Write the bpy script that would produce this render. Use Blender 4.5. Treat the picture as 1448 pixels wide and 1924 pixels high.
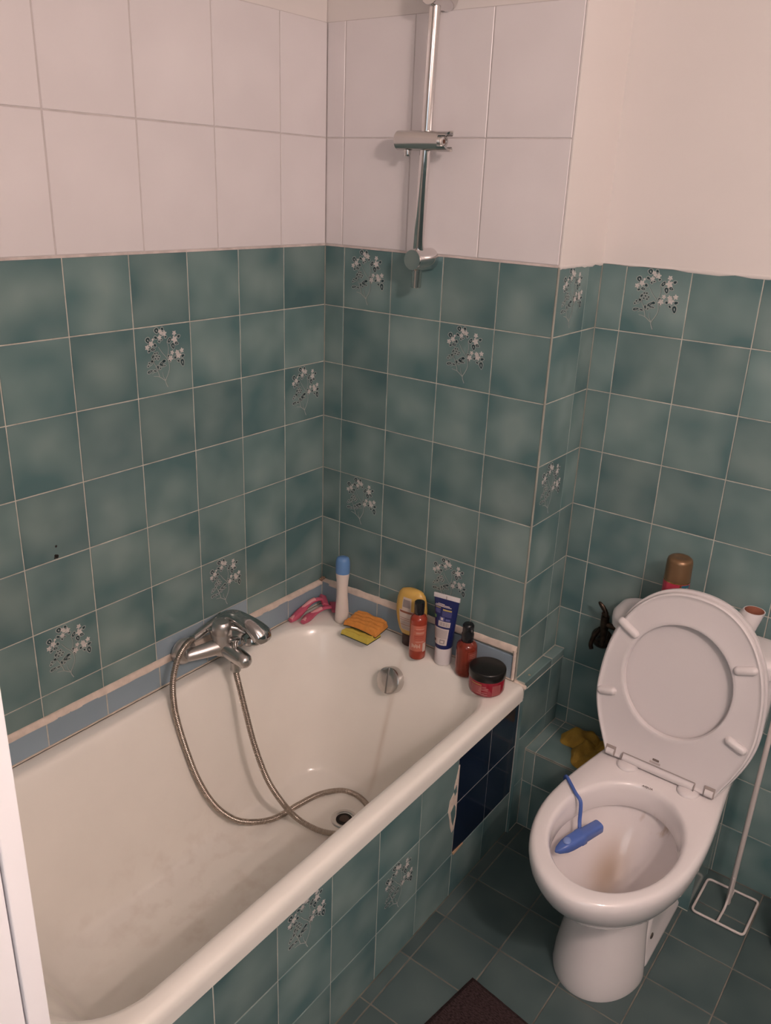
import bpy, bmesh, math, random
from math import sin, cos, pi, radians, sqrt, atan2
from mathutils import Vector, Matrix
random.seed(7)
for o in list(bpy.data.objects): bpy.data.objects.remove(o)
SC = bpy.context.scene
COL = SC.collection

# ------------------------------------------------------------------ camera
cd = bpy.data.cameras.new('camera'); cam = bpy.data.objects.new('camera', cd); COL.objects.link(cam)
yaw, pitch, roll = -0.6329, -0.3638, 0.0407
fwd = Vector((sin(yaw)*cos(pitch), cos(yaw)*cos(pitch), sin(pitch)))
rt = fwd.cross(Vector((0, 0, 1))).normalized(); up = rt.cross(fwd)
r2 = rt*cos(roll) + up*sin(roll); u2 = -rt*sin(roll) + up*cos(roll)
M = Matrix(((r2.x, u2.x, -fwd.x), (r2.y, u2.y, -fwd.y), (r2.z, u2.z, -fwd.z))).to_4x4()
M.translation = Vector((1.4886, -1.7043, 1.6764))
cam.matrix_world = M
cd.sensor_fit = 'HORIZONTAL'; cd.sensor_width = 36; cd.lens = 1563.04/1448*36
cd.shift_x = -6.52/1448; cd.shift_y = -21.39/1448; cd.clip_start = 0.02
SC.camera = cam

# ------------------------------------------------------------------ light and exposure
w = bpy.data.worlds.new('world'); SC.world = w; w.use_nodes = True
w.node_tree.nodes['Background'].inputs[0].default_value = (0.75, 0.62, 0.56, 1)
w.node_tree.nodes['Background'].inputs[1].default_value = 0.30
SC.view_settings.view_transform = 'Standard'; SC.view_settings.look = 'None'
SC.view_settings.exposure = 0.10; SC.view_settings.gamma = 1.0; SC.view_settings.use_curve_mapping = False
BULBS = (Vector((2.15, -1.35, 2.20)), Vector((2.34, -1.35, 2.20)))
for k, (p, e) in enumerate(zip(BULBS, (33, 22))):
    ld = bpy.data.lights.new('bulb_light', 'POINT'); ld.energy = e; ld.color = (1.0, 0.79, 0.72); ld.shadow_soft_size = 0.03
    lo = bpy.data.objects.new('bulb_light', ld); lo.location = p; COL.objects.link(lo)
ad = bpy.data.lights.new('fill_light', 'AREA'); ad.energy = 4.0; ad.color = (0.80, 0.90, 1.0); ad.shape = 'RECTANGLE'; ad.size = 0.9; ad.size_y = 1.2  # added cool fill from behind the camera; the rear wall has no window
ao = bpy.data.objects.new('fill_light', ad); ao.location = (1.9, -2.62, 1.5); ao.rotation_euler = (radians(90), 0, radians(8)); COL.objects.link(ao)

# ------------------------------------------------------------------ materials
def newmat(name):
    m = bpy.data.materials.new(name); m.use_nodes = True
    return m, m.node_tree, m.node_tree.nodes['Principled BSDF']
def sock(b, k, v):
    if k in b.inputs: b.inputs[k].default_value = v
def mat(name, col, rough=0.5, metal=0.0, var=0.0, scale=20, bump=0.0, bscale=200, coat=0.0, trans=0.0, ior=1.45, sss=0, spec=0.5, alpha=1):
    m, nt, b = newmat(name)
    sock(b, 'Base Color', (*col, 1)); sock(b, 'Roughness', rough); sock(b, 'Metallic', metal)
    sock(b, 'Coat Weight', coat); sock(b, 'Coat Roughness', 0.08); sock(b, 'Transmission Weight', trans); sock(b, 'IOR', ior)
    sock(b, 'Specular IOR Level', spec)
    if sss: sock(b, 'Subsurface Weight', sss); sock(b, 'Subsurface Scale', 0.01)
    N = nt.nodes; L = nt.links
    if var or bump:
        tc = N.new('ShaderNodeTexCoord')
    if var:
        n = N.new('ShaderNodeTexNoise'); n.inputs['Scale'].default_value = scale; n.inputs['Detail'].default_value = 4
        L.new(tc.outputs['Object'], n.inputs['Vector'])
        r = N.new('ShaderNodeValToRGB'); e = r.color_ramp.elements
        e[0].position = 0.3; e[1].position = 0.7
        e[0].color = (*[max(0, c*(1-var)) for c in col], 1); e[1].color = (*[min(1, c*(1+var)) for c in col], 1)
        L.new(n.outputs[0], r.inputs[0]); L.new(r.outputs[0], b.inputs['Base Color'])
    if bump:
        n = N.new('ShaderNodeTexNoise'); n.inputs['Scale'].default_value = bscale; n.inputs['Detail'].default_value = 3
        L.new(tc.outputs['Object'], n.inputs['Vector'])
        bp = N.new('ShaderNodeBump'); bp.inputs['Strength'].default_value = bump; bp.inputs['Distance'].default_value = 0.002
        L.new(n.outputs[0], bp.inputs['Height']); L.new(bp.outputs[0], b.inputs['Normal'])
    return m

def tile_mat(name, dark, light, rough=0.18, scale=11.0, fall=0.35, tint=0.10, bump=0.12):
    """cloudy glaze, shuffled per tile; coordinates are each tile's own"""
    m, nt, b = newmat(name); N = nt.nodes; L = nt.links
    tc = N.new('ShaderNodeTexCoord'); oi = N.new('ShaderNodeObjectInfo')
    mu = []
    for k in (37.0, 71.0, 113.0):
        x = N.new('ShaderNodeMath'); x.operation = 'MULTIPLY'; x.inputs[1].default_value = k
        L.new(oi.outputs['Random'], x.inputs[0]); mu.append(x)
    cx = N.new('ShaderNodeCombineXYZ')
    for i in range(3): L.new(mu[i].outputs[0], cx.inputs[i])
    ad = N.new('ShaderNodeVectorMath'); ad.operation = 'ADD'
    L.new(tc.outputs['Object'], ad.inputs[0]); L.new(cx.outputs[0], ad.inputs[1])
    n = N.new('ShaderNodeTexNoise'); n.inputs['Scale'].default_value = scale; n.inputs['Detail'].default_value = 1.5; n.inputs['Roughness'].default_value = 0.4
    L.new(ad.outputs[0], n.inputs['Vector'])
    # glaze is paler towards the middle of each tile (print on the tile)
    ln = N.new('ShaderNodeVectorMath'); ln.operation = 'LENGTH'; L.new(tc.outputs['Object'], ln.inputs[0])
    mr = N.new('ShaderNodeMapRange'); mr.inputs[1].default_value = 0.02; mr.inputs[2].default_value = 0.10
    mr.inputs[3].default_value = fall*0.5; mr.inputs[4].default_value = -fall*0.5
    L.new(ln.outputs[1], mr.inputs[0])
    s = N.new('ShaderNodeMath'); s.operation = 'ADD'; L.new(n.outputs[0], s.inputs[0]); L.new(mr.outputs[0], s.inputs[1])
    r = N.new('ShaderNodeValToRGB'); e = r.color_ramp.elements
    e[0].position = 0.28; e[1].position = 0.74; e[0].color = (*dark, 1); e[1].color = (*light, 1)
    L.new(s.outputs[0], r.inputs[0])
    # small per-tile brightness difference
    mv = N.new('ShaderNodeMapRange'); mv.inputs[3].default_value = 1-tint; mv.inputs[4].default_value = 1+tint
    L.new(oi.outputs['Random'], mv.inputs[0])
    hs = N.new('ShaderNodeHueSaturation'); L.new(mv.outputs[0], hs.inputs['Value']); L.new(r.outputs[0], hs.inputs['Color'])
    L.new(hs.outputs[0], b.inputs['Base Color'])
    sock(b, 'Roughness', rough)
    if bump:
        n2 = N.new('ShaderNodeTexNoise'); n2.inputs['Scale'].default_value = 25; n2.inputs['Detail'].default_value = 1
        L.new(ad.outputs[0], n2.inputs['Vector'])
        bp = N.new('ShaderNodeBump'); bp.inputs['Strength'].default_value = bump; bp.inputs['Distance'].default_value = 0.003
        L.new(n2.outputs[0], bp.inputs['Height']); L.new(bp.outputs[0], b.inputs['Normal'])
    return m

GREEN = tile_mat('green_glaze', (0.092, 0.170, 0.174), (0.215, 0.300, 0.290), fall=0.20, scale=9)
FLOORT = tile_mat('floor_glaze', (0.050, 0.082, 0.084), (0.088, 0.125, 0.122), rough=0.38, scale=9, fall=0.1)
WHITET = tile_mat('white_glaze', (0.735, 0.70, 0.705), (0.765, 0.73, 0.735), rough=0.22, tint=0.015, bump=0.15)
BLUET = tile_mat('blue_glaze', (0.265, 0.35, 0.41), (0.285, 0.375, 0.435), rough=0.25, tint=0.05, bump=0.05, fall=0.05)
NAVYT = tile_mat('navy_glaze', (0.006, 0.012, 0.030), (0.009, 0.017, 0.040), rough=0.12, tint=0.1, bump=0.03, fall=0.05)
GROUT = mat('grout', (0.50, 0.49, 0.43), 0.9, var=0.22, scale=30)
GROUTW = mat('grout_white', (0.56, 0.52, 0.51), 0.9, var=0.08, scale=30)
GROUTD = mat('grout_floor', (0.17, 0.155, 0.13), 0.9, var=0.35, scale=18)
PLASTER = mat('plaster', (0.73, 0.69, 0.665), 0.75, var=0.012, scale=4, bump=0.05, bscale=60)
BEAD = mat('sealant', (0.66, 0.56, 0.48), 0.55, var=0.12, scale=45, bump=0.3, bscale=90)
ENAMEL = mat('bath_enamel', (0.87, 0.84, 0.775), 0.22, var=0.02, scale=7, coat=0.3)
CERAMIC = mat('ceramic', (0.76, 0.72, 0.72), 0.12, coat=0.4)
PLASTICW = mat('white_plastic', (0.70, 0.66, 0.66), 0.28)
CHROME = mat('chrome', (0.56, 0.55, 0.54), 0.09, 1.0)
CHROMED = mat('worn_chrome', (0.56, 0.54, 0.52), 0.24, 1.0)
SATIN = mat('satin_tap', (0.64, 0.61, 0.59), 0.34, 1.0)
HOSEM = mat('steel_hose', (0.42, 0.36, 0.31), 0.32, 1.0)
DARK = mat('dark_hole', (0.015, 0.012, 0.01), 0.8)
BLACKP = mat('black_plastic', (0.012, 0.012, 0.014), 0.25)
WALLG = mat('green_wall', (0.12, 0.19, 0.19), 0.3, var=0.15, scale=9)
PAINTW = mat('white_paint', (0.93, 0.92, 0.94), 0.45)

# ------------------------------------------------------------------ helpers
def link(o, parent=None, **p):
    COL.objects.link(o)
    if parent is not None: o.parent = parent
    for k, v in p.items(): o[k] = v
    return o
def obj(name, src, m, parent=None, smooth=40, loc=None, **p):
    if isinstance(src, bmesh.types.BMesh):
        me = bpy.data.meshes.new(name); bmesh.ops.recalc_face_normals(src, faces=src.faces); src.to_mesh(me); src.free()
    else: me = src
    if not isinstance(m, (list, tuple)): m = [m]
    if not me.materials:
        for x in m: me.materials.append(x)
    if smooth:
        for f in me.polygons: f.use_smooth = True
        me.set_sharp_from_angle(angle=radians(smooth))
    o = bpy.data.objects.new(name, me)
    if loc: o.location = loc
    return link(o, parent, **p)
def thing(name, loc, label, cat, group=None, rz=0):
    o = bpy.data.objects.new(name, None); o.location = loc; o.rotation_euler = (0, 0, rz); o.empty_display_size = 0.02
    COL.objects.link(o); o['label'] = label; o['category'] = cat
    if group: o['group'] = group
    return o
def box(bm, x0, y0, z0, x1, y1, z1, mi=0, bev=0.0):
    v = [bm.verts.new(p) for p in ((x0,y0,z0),(x1,y0,z0),(x1,y1,z0),(x0,y1,z0),(x0,y0,z1),(x1,y0,z1),(x1,y1,z1),(x0,y1,z1))]
    fs = [bm.faces.new([v[i] for i in q]) for q in ((0,3,2,1),(4,5,6,7),(0,1,5,4),(1,2,6,5),(2,3,7,6),(3,0,4,7))]
    for f in fs: f.material_index = mi
    if bev:
        es = list({e for f in fs for e in f.edges})
        bmesh.ops.bevel(bm, geom=es, offset=bev, segments=2, affect='EDGES', profile=0.5)
def loft(bm, rings, closed=True, cap0=False, cap1=False, mi=0, loopring=False):
    R = [[bm.verts.new(p) for p in r] for r in rings]
    n = len(R[0]); fs = []
    pairs = list(zip(R, R[1:])) + ([(R[-1], R[0])] if loopring else [])
    for a, b in pairs:
        for i in range(n if closed else n-1):
            j = (i+1) % n
            fs.append(bm.faces.new((a[i], a[j], b[j], b[i])))
    if cap0: fs.append(bm.faces.new(list(reversed(R[0]))))
    if cap1: fs.append(bm.faces.new(R[-1]))
    for f in fs: f.material_index = mi
    return R
def lathe(bm, prof, n=28, c=(0, 0, 0), sx=1, sy=1, rot=0, mi=0, cap0=True, cap1=True):
    rings = []
    for r, z in prof:
        rings.append([(c[0] + (r*sx*cos(t)*cos(rot) - r*sy*sin(t)*sin(rot)), c[1] + (r*sx*cos(t)*sin(rot) + r*sy*sin(t)*cos(rot)), c[2]+z) for t in [2*pi*i/n for i in range(n)]])
    loft(bm, rings, cap0=cap0, cap1=cap1, mi=mi)
def frame_of(d):
    d = d.normalized(); a = Vector((0, 0, 1)) if abs(d.z) < 0.9 else Vector((1, 0, 0))
    x = d.cross(a).normalized(); return x, d.cross(x).normalized()
def tube(bm, pts, r, n=12, cap=True, mi=0, sx=1.0):
    pts = [Vector(p) for p in pts]; rs = r if isinstance(r, (list, tuple)) else [r]*len(pts)
    rings = []; x = None
    for i, p in enumerate(pts):
        d = (pts[min(i+1, len(pts)-1)] - pts[max(i-1, 0)])
        if d.length < 1e-9: d = Vector((0, 0, 1))
        d.normalize()
        if x is None: x, y = frame_of(d)
        else:
            x = (x - d*x.dot(d)).normalized(); y = d.cross(x).normalized()
        rings.append([tuple(p + (x*cos(t)*sx + y*sin(t))*rs[i]) for t in [2*pi*k/n for k in range(n)]])
    loft(bm, rings, cap0=cap, cap1=cap, mi=mi)
def catmull(pts, k=10):
    P = [Vector(p) for p in pts]; out = []
    for i in range(len(P)-1):
        a = P[max(i-1, 0)]; b = P[i]; c = P[i+1]; d = P[min(i+2, len(P)-1)]
        for s in range(k):
            t = s/k
            out.append(0.5*((2*b) + (c-a)*t + (2*a-5*b+4*c-d)*t*t + (3*b-a-3*c+d)*t**3))
    out.append(P[-1]); return out
def resample(pts, step):
    out = [pts[0]]; acc = 0
    for a, b in zip(pts, pts[1:]):
        L = (b-a).length
        if L == 0: continue
        t = step-acc
        while t <= L:
            out.append(a + (b-a)*(t/L)); t += step
        acc = (acc + L) % step
    return out
def sphere(bm, c, r, n=16, sc=(1, 1, 1), mi=0):
    prof = [(r*sin(pi*i/n)+1e-5, -r*cos(pi*i/n)) for i in range(n+1)]
    rings = [[(c[0]+rr*sc[0]*cos(t), c[1]+rr*sc[1]*sin(t), c[2]+z*sc[2]) for t in [2*pi*k/(n*2) for k in range(n*2)]] for rr, z in prof]
    loft(bm, rings, cap0=True, cap1=True, mi=mi)

# --- tiles -----------------------------------------------------------------
GAP = 0.0023; TH = 0.006
_tm = {}
def tile_mesh(wd, ht, m, nm='tile'):
    k = (round(wd, 4), round(ht, 4), m.name)
    if k in _tm: return _tm[k]
    a, b, c = wd/2, ht/2, 0.0009
    vs = [(-a,-b,-TH),(a,-b,-TH),(a,b,-TH),(-a,b,-TH),(-a,-b,-c),(a,-b,-c),(a,b,-c),(-a,b,-c),(-a+c,-b+c,0),(a-c,-b+c,0),(a-c,b-c,0),(-a+c,b-c,0)]
    fs = [(8,9,10,11),(4,5,9,8),(5,6,10,9),(6,7,11,10),(7,4,8,11),(0,1,5,4),(1,2,6,5),(2,3,7,6),(3,0,4,7)]
    me = bpy.data.meshes.new(nm); me.from_pydata(vs, [], fs); me.materials.append(m); _tm[k] = me
    return me
def place(name, me, o, u, v, parent, lift=0.0, **p):
    u = Vector(u); v = Vector(v); n = u.cross(v)
    T = Matrix(((u.x, v.x, n.x), (u.y, v.y, n.y), (u.z, v.z, n.z))).to_4x4(); T.translation = Vector(o) + n*lift
    ob = bpy.data.objects.new(name, me); ob.matrix_world = T
    return link(ob, parent, **p)
# embossed flower spray, shared by every decorated tile
def flower_mesh():
    bm = bmesh.new()
    R = (1092, 130); D = (-168, 1130); det = R[0]*D[1]-R[1]*D[0]
    def uv(x, y):
        dx, dy = x-265, y-160
        a = (dx*D[1]-dy*D[0])/det; b = (R[0]*dy-R[1]*dx)/det
        return ((a-0.5)*0.149, (0.5-b)*0.149)
    S = 0.149/1110
    def poly(pts, z, mi):
        vs = [bm.verts.new((x, y, z)) for x, y in pts]; f = bm.faces.new(vs); f.material_index = mi
        bm.normal_update()
        if f.normal.z < 0: f.normal_flip()
    def star(x, y, r, z, mi, k=5, ph=0):
        cx, cy = uv(x, y); r *= S
        poly([(cx + r*(0.80+0.24*cos(k*t+ph))*cos(t), cy + r*(0.80+0.24*cos(k*t+ph))*sin(t)) for t in [2*pi*i/20 for i in range(20)]], z, mi)
    def leaf(x, y, l, wd, ang, z=0.0005, mi=1, ol=True):
        cx, cy = uv(x, y); a = radians(-ang)
        def pts(l, wd): return [(cx + l*S*cos(t)*cos(a) - wd*S*sin(t)*sin(a)*(1-0.35*cos(t)), cy + l*S*cos(t)*sin(a) + wd*S*sin(t)*cos(a)*(1-0.35*cos(t))) for t in [2*pi*i/12 for i in range(12)]]
        if ol: poly(pts(l+13, wd+13), z-0.0002, 2)
        poly(pts(l, wd), z, mi)
        if l > 35: poly(pts(l*0.45, wd*0.30), z+0.0001, 2)
    def stem(ps, wd):
        P = catmull([Vector((*uv(*p), 0)) for p in ps], 4)
        L = []; Rr = []
        for i, p in enumerate(P):
            d = (P[min(i+1, len(P)-1)] - P[max(i-1, 0)]).normalized(); q = Vector((-d.y, d.x, 0))*wd*S*(1-0.5*i/len(P))
            L.append(p+q); Rr.append(p-q)
        for mi, z, off in ((1, 0.0003, 5*S), (2, 0.00045, 0)):
            for i in range(len(P)-1):
                vs = [bm.verts.new((a.x+off, a.y, z)) for a in (Rr[i], Rr[i+1], L[i+1], L[i])]
                f = bm.faces.new(vs); f.material_index = mi; bm.normal_update()
                if f.normal.z < 0: f.normal_flip()
    stem([(690,1265),(665,1150),(735,1050),(785,960),(795,860),(765,760),(700,660),(645,545)], 9)
    stem([(790,760),(815,690),(838,600),(825,495)], 7)
    stem([(665,1145),(560,1045),(450,1005)], 9); stem([(565,1045),(548,930),(520,830),(500,760)], 9)
    stem([(665,1130),(638,1060),(640,980)], 7); stem([(430,960),(520,930),(560,900)], 5); stem([(400,820),(470,800),(520,740),(560,690)], 7)
    for a in [(470,395,48,38,60),(665,275,44,38,70),(782,272,26,22,30),(628,385,34,18,30),(588,505,28,22,40),(535,562,38,20,10),(458,572,26,15,-20),(822,412,20,18,0),
              (885,485,46,26,-60),(935,600,50,32,75),(1018,572,36,22,20),(1082,465,28,22,-30),(820,748,28,18,20),(1068,925,60,34,80),(1100,812,34,22,-15),(992,877,24,15,50),
              (940,805,24,20,0),(822,830,26,13,60),(680,462,20,12,50),(732,442,16,10,0),(400,910,52,20,-15),(500,925,30,11,15),(655,825,58,20,-35),(715,808,28,22,0),(680,878,50,12,8),(566,878,30,15,75),(612,908,18,10,-20)]:
        leaf(*a)
    for x, y in [(385,810),(415,770),(480,745),(515,670),(555,635),(600,640),(575,685),(545,725),(600,740),(630,705),(470,755),(500,690)]:
        leaf(x, y, 15, 13, 0, 0.0007, 1, True)
    i = 0
    for x, y, r in [(430,505,48),(515,465,55),(728,300,42),(700,395,46),(800,350,54),(748,335,36),(1000,392,46),(985,495,66),(1092,715,48),(1008,780,62),(892,705,42),(842,792,55),(990,722,44),(560,400,26)]:
        star(x, y, r, 0.0008 + 0.00002*i, 0, 5, i*1.3); i += 1
    me = bpy.data.meshes.new('flower_relief'); bm.to_mesh(me); bm.free()
    for m in (FW, FD, FL): me.materials.append(m)
    return me
FW = mat('petal_glaze', (0.56, 0.54, 0.52), 0.3, var=0.15, scale=300)
FD = mat('leaf_glaze', (0.030, 0.060, 0.068), 0.25)
FL = mat('stem_glaze', (0.31, 0.35, 0.335), 0.3)
FLOWER = flower_mesh()
def tiles(parent, org, u, v, us, vs, m, flowers=(), skip=(), over={}, nm='tile', gap=GAP, jit=0.0):
    """us, vs: joint positions along u and v; one object per tile"""
    o = Vector(org); U = Vector(u); V = Vector(v)
    for i in range(len(us)-1):
        for j in range(len(vs)-1):
            if (i, j) in skip: continue
            mm = over.get((i, j), m)
            wd = abs(us[i+1]-us[i])-gap; ht = abs(vs[j+1]-vs[j])-gap
            if wd <= 0.004 or ht <= 0.004: continue
            c = o + U*((us[i]+us[i+1])/2) + V*((vs[j]+vs[j+1])/2)
            lift = random.uniform(-0.0004, 0.0003) + jit
            t = place(nm, tile_mesh(wd, ht, mm, nm), c, u, v, parent, lift)
            if (i, j) in flowers:
                t['label'] = 'tile embossed with a pale flower spray'
                f = bpy.data.objects.new('flower_relief', FLOWER); link(f, t)

# ------------------------------------------------------------------ room shell
U = 0.152; Z1 = 1.3695; ZT = 1.5212; XJ = 0.6686; YK = 0.2268; ZW = 1.777; ZW2 = 2.030; CEIL = 2.45
XR = 2.70; YE = -2.70; YN = -1.40; XD = 0.84
REC = 0.0013
def slab(name, boxes, mats=None, **p):
    bm = bmesh.new()
    for b in boxes: box(bm, *b)
    return obj(name, bm, mats or [GROUT, PLASTER, GROUTW, WALLG], smooth=0, kind='structure', **p)
wl = slab('wall_left', [(-0.10, YN-0.1, 0, -REC, 0.0, ZT, 0), (-0.10, YN-0.1, ZT, -REC, 0.0, ZW2, 2), (-0.10, YN-0.1, ZW2, -0.002, 0.0, CEIL, 1)])
wb = slab('wall_back', [(-0.10, REC, 0, XJ-REC, 0.10, ZT, 0), (-0.10, REC, ZT, XJ-0.002, 0.10, ZW2, 2), (-0.10, 0.002, ZW2, XJ-0.002, 0.10, CEIL, 1)])
wr = slab('wall_return', [(XJ-0.05, 0.10, 0, XJ-REC, YK, ZT, 0), (XJ-0.002, 0.0004, ZT, XJ+0.001, YK, CEIL, 1), (XJ-0.05, 0.10, ZT, XJ-0.002, YK, CEIL, 1)])
wr2 = slab('wall_alcove', [(XJ-0.05, YK+REC, 0, XR+0.1, YK+0.10, ZT, 0), (XJ-0.05, YK-0.001, ZT, XR+0.1, YK+0.10, CEIL, 1)])
slab('wall_right', [(XR, YE-0.1, 0, XR+0.1, YK+0.1, 1.1, 3), (XR, YE-0.1, 1.1, XR+0.1, YK+0.1, CEIL, 1)])
slab('wall_front', [(0.0, YN-0.10, 0, XD-0.035, YN, CEIL, 1)])
slab('ceiling', [(-0.1, YE-0.1, CEIL, XR+0.1, YK+0.1, CEIL+0.08, 1)])
slab('wall_rear', [(-0.1, YE-0.1, 0, XR+0.1, YE, ZT, 3), (-0.1, YE-0.1, ZT, XR+0.1, YE, CEIL, 1)])
slab('wall_left_entry', [(-0.1, YE, 0, 0.0, YN-0.1, CEIL, 1)])
fl = obj('floor', (lambda bm: (box(bm, -0.1, YE-0.1, -0.08, XR+0.1, YK+0.1, -0.0012), bm)[1])(bmesh.new()), [GROUTD], smooth=0, kind='structure')

# green rows (joint heights) and columns
zr = [ZT] + [Z1-U*k for k in range(6)] + [0.559]
yl = [0.0] + [-(0.154+U*k) for k in range(9)]
# left wall: u runs towards +y (so that u x v = +x); use column list from the near end to the corner
def col_u(ls): return list(reversed(ls))
yL = col_u(yl); nL = len(yL)-1
def LC(c): return nL-1-c            # column counted from the corner
over = {(LC(2), 6): BLUET, (LC(3), 6): BLUET}
tiles(wl, (0, 0, 0), (0, 1, 0), (0, 0, 1), yL, zr, GREEN, flowers={(LC(3), 1), (LC(0), 2), (LC(2), 5), (LC(5), 5)}, over=over)
xb = [0.0, 0.0647] + [0.0647+U*k for k in range(1, 4)] + [XJ-0.0005]
tiles(wb, (0, 0, 0), (1, 0, 0), (0, 0, 1), xb, zr, GREEN, flowers={(1, 0), (3, 1), (1, 4), (3, 5)})
# upper white tiles
yw = col_u([0.0] + [-(0.1625+0.2035*k) for k in range(7)]); yw[0] = YN
tiles(wl, (0, 0, 0), (0, 1, 0), (0, 0, 1), yw, [ZT+0.003, ZW, ZW2], WHITET, gap=0.003)
tiles(wb, (0, 0, 0), (1, 0, 0), (0, 0, 1), [0.0, 0.0565, 0.258, 0.4605, XJ-0.003], [ZT+0.003, ZW, ZW2], WHITET, gap=0.003)
# return wall and alcove wall
zr2 = [ZT] + [Z1-U*k for k in range(6)] + [0.487]
tiles(wr, (XJ, 0, 0), (0, 1, 0), (0, 0, 1), [0.0005, 0.154, YK], zr2, GREEN, flowers={(0, 0), (0, 3)})
xk = [XJ] + [XJ+0.0611+U*k for k in range(14)]
zr3 = [ZT] + [Z1-U*k for k in range(9)] + [0.0]
tiles(wr2, (0, YK, 0), (1, 0, 0), (0, 0, 1), xk, zr3, GREEN, flowers={(1, 0), (4, 5)})
# paint edge that laps over the top of the green tiles in the alcove
bm = bmesh.new(); N = 60
for (ax, a0, a1) in (('y', 0.0, YK), ('x', XJ, XR)):
    rings = []
    for i in range((N if ax == 'x' else 16)+1):
        t = a0+(a1-a0)*i/(N if ax == 'x' else 16); d = 0.0035+random.uniform(-0.0025, 0.0030)
        if ax == 'y': rings.append([(XJ+0.0016, t, ZT+0.004), (XJ+0.0022, t, ZT-d*0.3), (XJ+0.0004, t, ZT-d), (XJ, t, ZT+0.004)])
        else: rings.append([(t, YK-0.0016, ZT+0.004), (t, YK-0.0022, ZT-d*0.3), (t, YK-0.0004, ZT-d), (t, YK, ZT+0.004)])
    loft(bm, rings, cap0=True, cap1=True)
obj('trim_1', bm, PLASTER, kind='structure')
# pale grout line on top of the green rows by the bath and at the corners
bm = bmesh.new()
box(bm, -0.003, YN, ZT-0.0012, 0.0006, 0.0, ZT+0.0030); box(bm, 0, -0.0006, ZT-0.0012, XJ, 0.003, ZT+0.0030)
obj('trim_2', bm, mat('pink_grout', (0.58, 0.51, 0.48), 0.8, var=0.2, scale=30), kind='structure', smooth=0)
bm = bmesh.new()
tube(bm, [(XJ-0.0012, 0.0012, 0.49), (XJ-0.0012, 0.0012, ZT)], 0.0028, 8)
tube(bm, [(0.0, 0.0, 0.56), (0.0, 0.0, ZT)], 0.0016, 6); tube(bm, [(XJ, YK, 0.49), (XJ, YK, ZT)], 0.0014, 6)
obj('trim_3', bm, mat('corner_grout', (0.30, 0.30, 0.26), 0.8, var=0.15, scale=20), kind='structure')

# low tiled pipe boxing along the return wall, ledge on top
XB = 0.697
bx = slab('trim_4', [(XJ-0.01, 0.0, 0, XB-REC, YK, 0.487-REC, 0)])
tiles(bx, (XB, 0, 0), (0, 1, 0), (0, 0, 1), [0.0012, 0.154, YK], [0.487, 0.4635], GREEN, jit=0.0002)
tiles(bx, (XB, 0, 0), (0, 1, 0), (0, 0, 1), [0.0012, 0.154, YK], [0.4635, 0.309, 0.157, 0.005], GREEN)
tiles(bx, (0, 0, 0.487), (1, 0, 0), (0, 1, 0), [XJ, XB], [0.001, 0.154, YK], GREEN)
bm = bmesh.new(); box(bm, 0.6840, -0.0010, 0.0, XB-0.0002, 0.0035, 0.4395); obj('tile_strip', bm, GREEN, bx, smooth=0)
bm = bmesh.new(); tube(bm, [(0.6888, -0.0010, 0.0), (0.6888, -0.0010, 0.4395)], 0.0009, 6); obj('grout_line', bm, GROUT, bx, smooth=0)
bm = bmesh.new(); lathe(bm, [(0.0035, 0), (0.003, 0.0008), (0.001, 0.0009)], 12, (XB-0.010, 0.042, 0.487)); obj('screw_cap', bm, mat('cap_cream', (0.36, 0.30, 0.20), 0.5), bx)
bm = bmesh.new()
for a, b_ in (((XJ+0.0004, 0.0, 0.4874), (XJ+0.0004, YK, 0.4874)), ((XJ, YK-0.0004, 0.4874), (XB, YK-0.0004, 0.4874)), ((XJ, 0.154, 0.487), (XB, 0.154, 0.487)), ((XB-0.0004, 0.016, 0.4632), (XB-0.0004, YK, 0.4632))): tube(bm, [a, b_], 0.0013, 6)
obj('ledge_grout', bm, GROUT, bx)
# plinth behind the toilet
YP = 0.047; ZP = 0.257
pl = slab('trim_5', [(XB, YP+REC, 0, 1.183-REC, YK, ZP-REC, 0)])
xp = [XB, 0.7275] + [0.7275+U*k for k in range(1, 3)] + [1.183]
tiles(pl, (0, YP, 0), (1, 0, 0), (0, 0, 1), xp, [ZP-0.004, 0.151, 0.002], GREEN)
tiles(pl, (0, 0, ZP), (1, 0, 0), (0, 1, 0), xp, [YP, 0.199, YK], GREEN)
tiles(pl, (1.183, 0, 0), (0, 1, 0), (0, 0, 1), [YP, 0.199, YK], [ZP-0.004, 0.151, 0.002], GREEN)

bm = bmesh.new()
for a, b_ in (((XB+0.0004, YP, ZP+0.0003), (XB+0.0004, YK, ZP+0.0003)), ((XB, YK-0.0004, ZP+0.0003), (1.183, YK-0.0004, ZP+0.0003)), ((XB, YP+0.0006, ZP-0.0006), (1.183, YP+0.0006, ZP-0.0006)), ((XB, YP-0.0002, ZP-0.0048), (1.183, YP-0.0002, ZP-0.0048)), ((XB+0.0003, YP-0.0002, 0.0), (XB+0.0003, YP-0.0002, ZP))): tube(bm, [a, b_], 0.0010, 6)
obj('plinth_grout', bm, mat('dull_grout', (0.34, 0.32, 0.27), 0.9, var=0.3, scale=30), pl)

# floor tiles
xf = [0.688, 0.7185] + [0.7185+0.1502*k for k in range(1, 14)]
yf = [YK] + [0.100-0.1494*k for k in range(0, 19)]
tiles(fl, (0, 0, 0), (1, 0, 0), (0, 1, 0), xf, list(reversed(yf)), FLOORT, gap=0.0028)

# white painted lining on the end of the wall stub at the left of the frame
bm = bmesh.new()
box(bm, XD-0.036, YN-0.0185, 0, XD, YN+0.004, CEIL-0.001, bev=0.0015)
box(bm, XD-0.036, YN-0.105, 0, XD-0.004, YN-0.020, CEIL-0.001, bev=0.002)
obj('trim_7', bm, PAINTW, smooth=0, kind='structure')

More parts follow.
